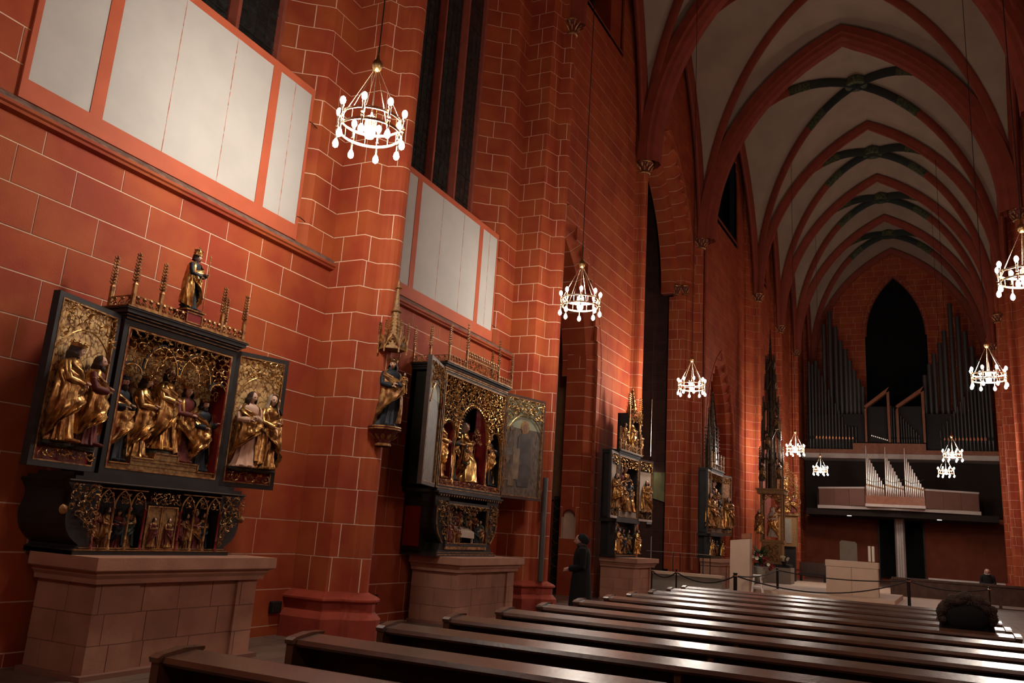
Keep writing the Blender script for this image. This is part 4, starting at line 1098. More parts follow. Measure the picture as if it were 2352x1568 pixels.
# ---------------- retable 1 (nearest)
r1 = empty('altarpiece', (6.41, 7.1, 1.094)); tag(r1, 'nearest altarpiece, open wings with standing saints carved against gold, small bishop on top', 'altarpiece')
def half_outline(pts): return pts + [(-x, z) for x, z in pts[::-1]]
def curve(p0, p1, bulge, n=6):
    p0, p1 = Vector(p0), Vector(p1); d = p1 - p0; nn = Vector((-d.y, d.x)).normalized()
    return [tuple(p0.lerp(p1, i / n) + nn * bulge * math.sin(PI * i / n)) for i in range(n + 1)]
right = [(1.0, 0), (1.0, .045), (.955, .07)] + curve((.94, .09), (1.13, .40), -.06) + curve((1.12, .43), (1.17, .68), .05)[1:]
# side bodies and back: the outline solid with a central box cut out is made of two cheeks, top, bottom and back
for s in (-1, 1):
    poly = [(s * x, z) for x, z in right] + [(s * .80, .68), (s * .80, 0)]
    m = MB(); m.prism(poly, 'y', 0.0, .69); m.build('predella_cheek', M_DARK, r1, local=True)
    m = MB()
    def insb(u, v, s=s):
        u = abs(u); lim = .83 + (.30 if v > .42 else .02 + .28 * max(0, (v - .12) / .30) ** 1.6)
        return .81 < u < lim and .08 < v < .66
    tracery(m, insb, s * .80, s * 1.14, .08, .67, .085, 17 + s, .005)
    m.tube([(s * .81, -.01, .10), (s * .84, -.012, .2), (s * .92, -.012, .30), (s * 1.02, -.012, .36)], .006, 5); m.tube([(s * (.84 + .14 * math.sin(k / 8 * PI)), -.012, .30 + .36 * k / 8) for k in range(9)], .007, 5)
    g = MB(); g.merge(m, Matrix.Translation((0, -.012, 0))); g.build('scroll_bracket', M_GOLDM, r1, local=True)
    m = MB(); m.lathe([(0, -.03), (.035, -.02), (.048, 0), (.035, .02), (0, .03)], 0, 0, 0, 10); g = MB(); g.merge(m, Matrix.Translation((s * 1.16, 0, .415)) @ Matrix.Rotation(PI / 2, 4, 'X')); k = g.build('rosette_knob', M_GOLDM, r1, local=True, smooth='auto')
bxl(r1, 'predella_base', M_DARK, -1.0, 1.0, -.02, .69, 0, .04)
b = MB(); b.box(-1.0, 1.0, -.03, .0, .042, .052); b.box(-.94, .94, -.012, .0, .062, .070); b.build('base_fillet', M_GOLDM, r1, local=True)
bxl(r1, 'predella_back', M_BLACK, -.80, .80, .28, .69, .04, .68)
b = MB(); b.box(-1.16, 1.16, -.03, .69, .68, .70); b.box(-1.10, 1.10, -.01, .69, .70, .735); b.box(-1.0, 1.0, .02, .69, .735, .775); b.build('predella_cornice', M_DARK, r1, local=True)
b = MB(); b.box(-1.17, 1.17, -.034, -.029, .688, .694); b.build('cornice_line', M_LIMEG, r1, local=True)
for s in (-1, 1):
    for k in range(3):
        c = s * (.33 + .19 * k); m = MB(); arch_bar(m, c, .092, .46, .63, .0075, -.005); m.box(c - .095, c + .095, -.012, .004, .635, .645)
        tracery(m, lambda u, v: True, c - .06, c + .06, .50, .60, .06, 5 + k, .003, .5)
        m.build('arcade_arch', M_GOLDM, r1, local=True)
    for k in range(4):
        c = s * (.235 + .19 * k); m = MB(); m.lathe([(.020, .04), (.022, .07), (.014, .08), (.012, .15), (.015, .155), (.012, .16), (.011, .44), (.018, .45), (.018, .46)], c, .0, 0, 8); m.build('colonnette', M_GOLDM if k % 3 else M_REDL, r1, local=True, smooth='auto')
m = MB(); m.box(-.20, .20, .01, .05, .05, .50); pd = m.build('door_leaf', M_INSC, r1, local=True)
m = frame_mb(-.20, -.003, .05, .50, -.004, .012, .014); m.merge(frame_mb(.003, .20, .05, .50, -.004, .012, .014)); m.build('door_frame', M_GOLDM, pd, local=True)
m = MB(); tracery(m, lambda u, v: True, -.19, .19, .51, .64, .06, 8, .004); m.build('scrollwork', M_GOLDM, r1, local=True)
for k, (u, h) in enumerate([(-.10, .30), (.10, .30)]): figure(r1, 'carved_figure', (u, .0, .08), h, 60 + k, robe=M_GOLDM, cloak=M_REDC, thin=True, hair='short')
for k, (u, rb, cl, be, ht) in enumerate([(-.72, M_REDC, M_GOLDM, 0, None), (-.58, M_GOLDM, M_GOLDM, 1, None), (-.44, M_REDC, M_BLUE, 0, 'cap'), (-.31, M_GOLDM, M_GREEN, 1, None), (.32, M_GOLDM, M_REDC, 0, None), (.45, M_GOLDM, M_GOLDM, 1, None), (.58, M_REDC, M_GOLDM, 0, 'halo'), (.70, M_GOLDM, M_BLUE, 1, None)]):
    figure(r1, 'carved_figure', (u, .13, .05), .43 - .02 * (k % 3), 70 + k, yaw=R.uniform(-.5, .5), robe=rb, cloak=cl, beard=bool(be), hat=ht, hair='long')
# corpus
C0, C1 = .775, 2.36
b = MB(); b.box(-.775, -.745, .1, .66, C0, C1); b.box(.745, .775, .1, .66, C0, C1); b.box(-.775, .775, .1, .66, C0, C0 + .03); b.box(-.775, .775, .1, .66, C1 - .03, C1); b.box(-.775, .775, .56, .66, C0, C1)
b.merge(frame_mb(-.80, .80, C0 - .0, C1, .08, .12, .062)); b.build('shrine_case', M_DARK, r1, local=True)
g = frame_mb(-.738, .738, C0 + .062, C1 - .07, .075, .11, .018); g.build('gilt_moulding', M_GOLDM, r1, local=True)
for x_ in (-.72, .708): g = MB(); g.box(x_, x_ + .012, .08, .5, C0 + .06, C1 - .06); g.build('red_reveal', M_REDL, r1, local=True)
# concave brocade back
m = MB(); n = 12; vs = []; fs = []
for k in range(n + 1):
    a = PI * k / n; x = -.70 * math.cos(a); y = .30 + .24 * math.sin(a) ** .7
    vs += [(x, y, C0 + .05), (x, y, C1 - .05)]
for k in range(n): fs.append((2 * k, 2 * k + 2, 2 * k + 3, 2 * k + 1))
m.add(vs, fs); m.build('brocade_ground', M_BROC, r1, local=True)
# stepped base
b = MB(); b.box(-.70, .70, .09, .50, C0 + .05, .90); b.box(-.45, .46, .085, .50, .90, .975); b.box(-.16, .16, .08, .50, .975, 1.045); b.build('stepped_base', M_INSC, r1, local=True)
g = MB()
for a, c, z in ((-.71, -.44, .90), (.45, .71, .90), (-.46, -.15, .975), (.15, .47, .975), (-.17, .17, 1.045)): g.box(a, c, .072, .10, z - .004, z + .010)
for x, z0, z1 in ((-.45, .90, .985), (.455, .90, .985), (-.16, .975, 1.055), (.16, .975, 1.055)): g.box(x - .006, x + .006, .072, .10, z0, z1)
for z in (.845, .945, 1.01): g.box(-.70 if z < .9 else (-.44 if z < 1 else -.15), .70 if z < .9 else (.44 if z < 1 else .15), .078, .09, z, z + .005)
g.build('gilt_edging', M_GOLDM, r1, local=True)
figs = [(-.56, .915, .90, dict(robe=M_BLUE, cloak=M_GOLD, hat='cap', hair='short', beard=True, turn=.2)), (-.27, .985, .88, dict(robe=M_GOLD, cloak=M_GOLD, hat='crown', hair='long', turn=.6)),
        (.03, 1.10, .90, dict(robe=M_GOLDB, cloak=M_GOLD, hair='long', turn=.35)), (.33, .985, .88, dict(robe=M_REDC, cloak=M_GOLD, hat='crown', hair='long', turn=.1)), (.60, .915, .84, dict(robe=M_BLUE, cloak=M_GOLD, hat='crown', hair='long', beard=True, turn=-.1, hold=(1, .50, .80)))]
for i, (u, z, h, kw) in enumerate(figs):
    tn = kw.pop('turn'); figure(r1, 'carved_figure', (u, .27, z), h, 90 + i, yaw=tn, **kw)
m = MB(); m.ell((.03, .27, 1.06), .16, .12, .06, 14, 7, lambda x, y, z: 1 + .12 * math.sin(9 * x + 5 * y)); m.build('rock_mound', M_ROCK, r1, local=True)
# tracery of the shrine: side arches low, two taller in the middle
def low1(u):
    u = abs(u)
    if u > .52: return 1.86 - .10 * ((u - .52) / .2) ** 2 + .05
    return 1.98 - .10 * abs(math.sin((u / .52) * PI) - .5) + (.02 if u < .3 else -.03)
m = MB(); tracery(m, lambda u, v: v > low1(u) + .01, -.71, .71, 1.80, 2.285, .105, 33, .0052); g = MB(); g.merge(m, Matrix.Translation((0, .11, 0))); g.build('scrollwork', M_GOLDB, r1, local=True)
m = MB(); tracery(m, lambda u, v: low1(u) - .10 < v < low1(u) + .02, -.70, .70, 1.72, 2.05, .07, 34, .005); g = MB(); g.merge(m, Matrix.Translation((0, .20, 0))); g.build('rear_scrollwork', M_GOLD, r1, local=True)
m = MB()
for c, hw, za in ((-.60, .13, 1.94), (.60, .13, 1.94), (-.24, .235, 2.20), (.24, .235, 2.20)):
    arch_bar(m, c, hw, 1.83 if abs(c) > .5 else 1.90, za, .014, .10)
m.build('dark_arch_bars', M_DARK, r1, local=True)
m = MB()
for c, hw, za in ((-.60, .118, 1.925), (.60, .118, 1.925), (-.24, .220, 2.18), (.24, .220, 2.18), (0, .30, 2.12)):
    arch_bar(m, c, hw, 1.83 if abs(c) > .5 else 1.90, za, .006, .088)
m.ell((0, .09, 1.89), .03, .03, .03, 8, 6); m.build('gilt_arch_bars', M_GOLDB, r1, local=True)
# wings
wing(r1, (-1.67, -.10), (-.83, .10), C0 + .005, C1 + .03, 'carved', 41, figs=[(.30, .93, dict(robe=M_GOLD, cloak=M_GOLD, hat='crown', hair='long', turn=.35)), (.68, .88, dict(robe=M_REDC, cloak=M_GOLD, hair='long', beard=True, turn=.45))])
wing(r1, (.82, .10), (1.48, -.14), C0 + .005, C1 + .03, 'carved', 47, figs=[(.33, .90, dict(robe=M_SKIN, cloak=M_GOLD, hair='long', turn=-.1)), (.72, .90, dict(robe=M_GOLD, cloak=M_GOLD, hair='veil', turn=.2))])
# top cornice, cresting, finials, bishop
b = MB(); b.box(-.80, .80, .06, .66, C1, C1 + .03); b.box(-.82, .82, .035, .66, C1 + .03, C1 + .055); b.box(-.85, .85, .0, .66, C1 + .055, C1 + .095); b.box(-.87, .87, -.015, .66, C1 + .095, C1 + .115); b.build('top_cornice', M_DARK, r1, local=True)
b = MB(); b.box(-.803, .803, .055, .06, C1 + .004, C1 + .010); b.box(-.825, .825, .028, .036, C1 + .036, C1 + .042); b.box(-.873, .873, -.022, .0, C1 + .115, C1 + .128); b.box(-.873, -.85, -.02, .66, C1 + .115, C1 + .128); b.box(.85, .873, -.02, .66, C1 + .115, C1 + .128); b.build('cornice_gilding', M_GOLDM, r1, local=True)
ZC = C1 + .128
for a, c, n in ((-.80, -.46, 4), (-.46, -.12, 4), (.12, .41, 4), (.41, .76, 4)):
    m = MB(); cresting(m, a, c, 0, ZC, .125, n); m.build('cresting', M_GOLDM, r1, local=True)
for s in (-1, 1):
    m = MB(); cresting(m, 0, .34, 0, ZC, .125, 3); g = MB(); g.merge(m, Matrix.Translation((s * .81, 0.0, 0)) @ Matrix.Rotation(PI / 2, 4, 'Z')); g.build('cresting', M_GOLDM, r1, local=True)
for (x, y) in ((-.815, 0), (-.47, 0), (.41, 0), (.765, 0), (-.815, .34), (.78, .33)):
    m = MB(); finial(m, x, y, ZC, .56, .034, 9); m.build('finial', M_GOLDM, r1, local=True)
b = MB(); b.box(-.12, .12, -.01, .20, ZC, ZC + .15); pe = b.build('pedestal', M_REDL, r1, local=True)
b = frame_mb(-.115, .115, ZC + .015, ZC + .135, -.018, -.008, .012); b.box(-.14, .14, -.03, .22, ZC + .15, ZC + .165); b.build('pedestal_gilding', M_GOLDM, pe, local=True)
figure(r1, 'bishop_statue', (-.01, .09, ZC + .165), .68, 55, yaw=.35, robe=M_BLUE, cloak=M_GOLDB, hat='tiara', hair='short', hold=(1, .02, 1.03, 1))

# ---------------- retable 2 (painted wings)
r2 = empty('altarpiece', (13.27, 7.1, 1.094)); tag(r2, 'second altarpiece with painted wings, seated veiled woman in the shrine and supper scene below', 'altarpiece')
right = [(1.06, 0), (1.06, .06), (1.0, .09), (.97, .13), (.95, .2)] + curve((.93, .22), (1.16, .78), -.12) + [(1.2, .9), (1.2, 1.02)]
for s in (-1, 1):
    poly = [(s * x, z) for x, z in right] + [(s * .72, 1.02), (s * .72, 0)]
    m = MB(); m.prism(poly, 'y', .03, .30); m.build('predella_cheek', M_BLACK, r2, local=True)
    m = MB(); tracery(m, lambda u, v, s=s: abs(u) < .86 + .30 * max(0, (v - .3) / .55) ** .8 and v > .25, s * .77, s * 1.17, .25, .93, .10, 27 + s, .007)
    m.tube([(s * x, 0, z) for x, z in curve((.90, .22), (1.13, .80), -.10)], .014, 6); g = MB(); g.merge(m, Matrix.Translation((0, .012, 0))); g.build('scroll_bracket', M_GOLDM, r2, local=True)
b = MB(); b.box(-1.12, .95, .30, .69, .06, 1.02); b.build('predella_rear', M_BLACK, r2, local=True)
b = MB(); b.box(-1.125, -1.115, .34, .66, .14, .80); b.build('red_side_panel', M_REDL, r2, local=True)
b = MB(); b.box(-1.12, 1.08, -.03, .69, 0, .035); b.box(-1.08, 1.04, .0, .69, .035, .07); b.box(-1.02, 1.0, .02, .3, .07, .10); b.build('base_moulding', M_DARK, r2, local=True)
b = MB(); b.box(-1.10, 1.06, -.035, -.028, .022, .036); b.box(-1.06, 1.04, -.008, .0, .058, .068); b.box(-.78, .74, .0, .03, .115, .165); b.build('base_gilding', M_GOLDM, r2, local=True)
m = frame_mb(-.80, .78, .17, .93, .0, .10, .05); m.build('scene_frame', M_DARK, r2, local=True)
m = frame_mb(-.755, .735, .215, .885, -.006, .06, .014); m.build('scene_frame_gilding', M_GOLDM, r2, local=True)
bxl(r2, 'scene_back', M_BLACK, -.78, .76, .26, .30, .17, .93)
m = MB(); tracery(m, lambda u, v: v > .76 - .07 * math.cos(u * 6) or abs(u) > .70, -.74, .72, .30, .875, .075, 37, .005); m.build('scrollwork', M_GOLDM, r2, local=True)
m = MB(); m.add([(-.26, .06, .44), (.34, .06, .42), (.34, .24, .52), (-.26, .24, .54), (-.26, .055, .33), (.34, .055, .31)], [(0, 1, 2, 3), (4, 5, 1, 0)]); m.box(-.24, -.21, .07, .10, .2, .34); m.box(.29, .32, .07, .10, .2, .34); tb = m.build('supper_table', M_VEIL, r2, local=True)
for k in range(7): m = MB(); m.lathe([(.018, 0), (.026, .006), (.0, .01)], -.20 + .08 * k, .10 + .05 * (k % 3), .475 + .018 * (k % 3), 8); m.build('dish', M_GOLDM, tb, local=True)
spots = [(-.55, .12, .24, .52), (-.42, .20, .32, .50), (-.28, .22, .36, .50), (-.12, .24, .40, .48), (.05, .24, .42, .47), (.21, .24, .40, .47), (.37, .22, .36, .48), (.52, .18, .30, .50), (-.44, .06, .20, .40), (.44, .06, .20, .40), (.58, .08, .2, .46), (-.62, .06, .2, .42), (-.30, .03, .19, .34)]
for k, (u, y, z, h) in enumerate(spots):
    figure(r2, 'carved_figure', (u, y, z), h * .95, 300 + k, yaw=-u * 1.2, robe=(M_REDC, M_BLUE, M_GREEN, M_GOLDM)[k % 4], cloak=(M_GOLDM, M_GREEN, M_GOLDM, M_REDC)[k % 4], beard=k % 3 == 0, hair='long' if k % 2 else 'short')
b = MB(); b.box(-1.20, 1.22, -.02, .69, 1.02, 1.045); b.box(-1.24, 1.24, -.05, .69, 1.045, 1.075); b.box(-1.22, 1.22, 0, .69, 1.075, 1.12); b.build('predella_cornice', M_DARK, r2, local=True)
for k in range(26): b = MB(); b.box(-1.14 + .092 * k, -1.11 + .092 * k, -.035, -.02, 1.0, 1.03); b.build('dentil', M_GOLDM, r2, local=True)
D0, D1 = 1.12, 3.16
b = MB(); b.box(-1.25, -1.21, .05, .70, D0, D1); b.box(1.21, 1.25, .05, .70, D0, D1); b.box(-1.25, 1.25, .05, .70, D0, D0 + .04); b.box(-1.25, 1.25, .05, .70, D1 - .04, D1); b.box(-1.25, 1.25, .60, .70, D0, D1); b.merge(frame_mb(-1.26, 1.26, D0, D1, .02, .08, .07)); b.build('shrine_case', mat('dark_green_case', (.010, .013, .009), .5), r2, local=True)
g = frame_mb(-1.195, 1.195, D0 + .05, D1 - .06, .012, .06, .022); g.merge(frame_mb(-1.255, 1.255, D0 + .005, D1 - .005, .008, .03, .014)); g.build('gilt_moulding', M_GOLDM, r2, local=True)
b = MB(); b.box(-1.19, -.66, .36, .38, D0 + .06, D1 - .1); b.box(.66, 1.19, .36, .38, D0 + .06, D1 - .1); b.box(-.67, -.65, .10, .5, D0 + .06, 2.3); b.box(.65, .67, .10, .5, D0 + .06, 2.3); b.build('red_ground', M_REDL, r2, local=True)
bxl(r2, 'dark_ground', M_BLACK, -.66, .66, .52, .54, D0 + .06, D1 - .1)
def low2(u):
    a = abs(u)
    if a < .60: return 2.05 + .66 * math.sqrt(max(0, 1 - (a / .60) ** 2))
    q = (a - .92) / .27
    return 1.98 + .34 * math.sqrt(max(0, 1 - q * q)) if abs(q) < 1 else 1.95
m = MB(); tracery(m, lambda u, v: v > low2(u) + .02, -1.17, 1.17, 1.95, D1 - .08, .088, 133, .0095, 1.0); g = MB(); g.merge(m, Matrix.Translation((0, .055, 0))); g.build('scrollwork', M_GOLDB, r2, local=True)
m = MB()
for yy, rad in ((.04, .012), (.07, .018)):
    m.tube([(.60 * math.cos(PI - PI * k / 20), yy, 2.05 + .66 * math.sin(PI * k / 20)) for k in range(21)], rad, 6)
    for s in (-1, 1): m.tube([(s * .92 + .27 * math.cos(PI - PI * k / 12), yy, 1.98 + .34 * math.sin(PI * k / 12)) for k in range(13)], rad * .8, 6)
for k in range(26):
    a = PI * k / 25; p = Vector((.585 * math.cos(a), .03, 2.05 + .645 * math.sin(a))); leaf(m, p, Vector((-math.cos(a), -.2, -math.sin(a))).normalized(), Vector((0, -1, 0)), .055, .03, .5)
m.build('gilt_arches', M_GOLDB, r2, local=True)
for x in (-.64, .64):
    m = MB(); m.lathe([(.03, D0 + .06), (.03, D0 + .2), (.016, D0 + .22), (.014, 2.0), (.03, 2.06), (.014, 2.1), (.014, D1 - .3), (.0, D1 - .1)], x, .07, 0, 8); m.build('colonnette', M_GOLD, r2, local=True, smooth='auto')
m = MB(); tracery(m, lambda u, v: True, -1.17, 1.17, D0 + .075, D0 + .165, .088, 39, .005); g = MB(); g.merge(m, Matrix.Translation((0, .04, 0))); g.build('base_scrollwork', M_GOLDM, r2, local=True)
bxl(r2, 'shrine_floor', M_REDL, -1.19, 1.19, .05, .55, D0 + .04, D0 + .17)
# throne with slender bars and a pointed canopy
m = MB()
for x in (-.30, -.25, .27, .33, .40, .48, .56): m.tube([(x, .30 + .02 * abs(x), D0 + .17), (x, .30, 2.02)], .009, 6)
arch_bar(m, .02, .27, 1.95, 2.42, .016, .34); arch_bar(m, .02, .22, 1.95, 2.34, .008, .33); tracery(m, lambda u, v: v > 2.0 and abs(u - .02) < .2 * (1 - (v - 2.0) / .5), -.2, .24, 1.98, 2.36, .09, 12, .006)
g = MB(); g.merge(m); th = g.build('throne', M_GOLDM, r2, local=True)
bxl(r2, 'throne_seat', M_REDL, -.25, .5, .22, .5, D0 + .17, 1.62)
figure(r2, 'seated_carved_woman', (.02, .26, D0 + .18), 1.08, 401, yaw=.1, robe=M_GOLDB, cloak=M_GOLD, hair='veil', sit=True, label='seated woman in gilt robe and pale veil', hd_yaw=0)
figure(r2, 'carved_child', (-.14, .10, 1.62), .36, 402, yaw=.4, robe=M_GREEN, cloak=M_GOLD, hair='short')
figure(r2, 'carved_figure', (-.45, .24, D0 + .18), 1.02, 403, yaw=.3, robe=M_GREEN, cloak=M_GOLDB, hair='short')
figure(r2, 'carved_figure', (-.95, .20, D0 + .18), 1.06, 404, yaw=.35, robe=M_GOLD, cloak=M_GOLDB, hair='long')
figure(r2, 'carved_figure', (.93, .20, D0 + .18), 1.0, 405, yaw=-.1, robe=M_BLUE, cloak=M_GOLDB, hair='short', hold=(-1, .1, .78))
wing(r2, (-2.18, -.27), (-1.25, .03), D0, D1 + .03, 'painted', 141, mframe=M_PEWD)
wing(r2, (1.25, .03), (2.42, -.33), D0, D1 + .03, 'painted', 147, mframe=M_PEWD, label='right wing painted with a haloed saint in a dark cloak')
b = MB(); b.box(-1.26, 1.26, .02, .70, D1, D1 + .045); b.box(-1.28, 1.28, -.01, .70, D1 + .045, D1 + .085); b.box(-1.31, 1.31, -.05, .70, D1 + .085, D1 + .115); b.build('top_cornice', M_DARK, r2, local=True)
b = MB(); b.box(-1.27, 1.27, .008, .022, D1 + .012, D1 + .04); b.box(-1.32, 1.32, -.06, -.0, D1 + .115, D1 + .128); b.box(-1.32, -1.29, -.05, .7, D1 + .115, D1 + .128); b.build('cornice_gilding', M_GOLDM, r2, local=True)
ZD = D1 + .128
for a, c, n, dz in ((-1.24, -.60, 6, 0), (-.60, .70, 13, .20), (.70, 1.30, 6, 0)):
    m = MB(); cresting(m, a, c, -.03, ZD + dz, .15, n)
    if dz: tracery(m, lambda u, v: True, a + .02, c - .02, ZD + .02, ZD + dz - .01, .085, 71, .006); m.box(a, c, -.03, -.01, ZD, ZD + .02)
    m.build('cresting', M_GOLDM, r2, local=True)
m = MB(); cresting(m, 0, .70, 0, ZD, .13, 6); g = MB(); g.merge(m, Matrix.Translation((-1.24, 0, 0)) @ Matrix.Rotation(PI / 2, 4, 'Z')); g.build('cresting', M_GOLDM, r2, local=True)
for (x, y, h) in ((-1.24, -.03, .66), (-.60, -.03, .84), (.70, -.03, .84), (1.30, -.03, .66), (-1.24, .36, .66), (-1.24, .70, .66), (.66, .10, .6)):
    m = MB(); finial(m, x, y, ZD, h, .036, 9); m.build('finial', M_GOLDM, r2, local=True)
# small mensa candle switch beside: wall socket
t = MB(); t.box(14.62, 14.70, 7.77, 7.80, 1.45, 1.6); tag(t.build('wall_socket', M_BLACK, None), 'small black wall box right of the supper scene', 'socket')

# ---------------- console statue on the first pier
cs = empty('console_madonna', (9.82, 6.75, 2.64)); tag(cs, 'carved crowned woman holding a child, on a red bracket on the first pier', 'statue')
m = MB(); m.lathe([(.10, 0), (.115, .015), (.115, .035), (.10, .045), (.13, .13), (.19, .20), (.21, .22), (.235, .235), (.245, .26), (.235, .285), (.0, .285)], 0, 0, 0, 10); m.build('bracket', M_REDC, cs, local=True)
m = MB(); m.lathe([(.100, .0), (.122, .012), (.122, .034), (.10, .05)], 0, 0, 0, 10); m.lathe([(.225, .225), (.250, .235), (.250, .25), (.235, .255)], 0, 0, 0, 10, cap=False); m.lathe([(.24, .262), (.252, .27), (.24, .286)], 0, 0, 0, 10, cap=False)
for k in range(12):
    a = 2 * PI * k / 12; leaf(m, Vector((.13 * math.cos(a), .13 * math.sin(a), .10)), Vector((math.cos(a) * .6, math.sin(a) * .6, .8)).normalized(), Vector((math.cos(a), math.sin(a), 0)), .11, .06, .6)
m.build('bracket_carving', M_GOLDM, cs, local=True)
fg = figure(cs, 'madonna_statue', (0, -.02, .286), 1.0, 501, yaw=-.6, robe=M_BLUE, cloak=M_GOLDM, hat='crown', hair='long')
figure(cs, 'carved_child', (.14, -.17, .80), .30, 502, yaw=-.5, robe=M_GOLD, cloak=M_GOLDM, hair='short')
m = MB()
for k in range(6):
    a0 = 2 * PI * k / 6; a1 = 2 * PI * (k + 1) / 6; r = .21; p0 = Vector((r * math.cos(a0), r * math.sin(a0), 0)); p1 = Vector((r * math.cos(a1), r * math.sin(a1), 0)); z = 1.36
    m.tube([p0 + Vector((0, 0, z)), p0 + Vector((0, 0, z + .30))], .012, 5)
    for t0, t1 in ((0, .5), (.5, 1)): m.tube([p0.lerp(p1, t0) + Vector((0, 0, z + .06 + (.20 if t0 else 0))), p0.lerp(p1, (t0 + t1) / 2) + Vector((0, 0, z + .20 if not t0 else z + .20)), p0.lerp(p1, t1) + Vector((0, 0, z + (.26 if not t0 else .06)))], .010, 5)
    finial(m, p0.x, p0.y, z + .22, .26, .028, 4)
    nrm = ((p0 + p1) / 2).normalized()
    for q in range(5): leaf(m, p0.lerp(p1, .2 + .15 * q) + Vector((0, 0, z + .12 + .05 * (2 - abs(q - 2)))), Vector((0, 0, 1)), nrm, .06, .04, .6)
m.build('canopy_gables', M_GOLDM, cs, local=True)
m = MB(); m.lathe([(.20, 1.42), (.17, 1.52), (.10, 1.64), (.075, 1.72), (.06, 2.0), (.075, 2.01), (.075, 2.03), (.05, 2.04), (.022, 2.36), (.05, 2.38), (.05, 2.40), (.018, 2.42), (.018, 2.50), (0, 2.52)], 0, 0, 0, 6); sp = m.build('canopy_spire', M_INSC, cs, local=True)
m = MB()
for j in range(9):
    z = 1.56 + .055 * j if j < 8 else 2.38; r = .13 - .009 * j
    for k in range(6):
        a = 2 * PI * k / 6; m.ell((r * .8 * math.cos(a), r * .8 * math.sin(a), z), .016, .016, .016, 5, 4)
m.lathe([(.075, 2.0), (.082, 2.01), (.075, 2.02)], 0, 0, 0, 10, cap=False); m.build('crockets', M_GOLDB, sp, local=True)

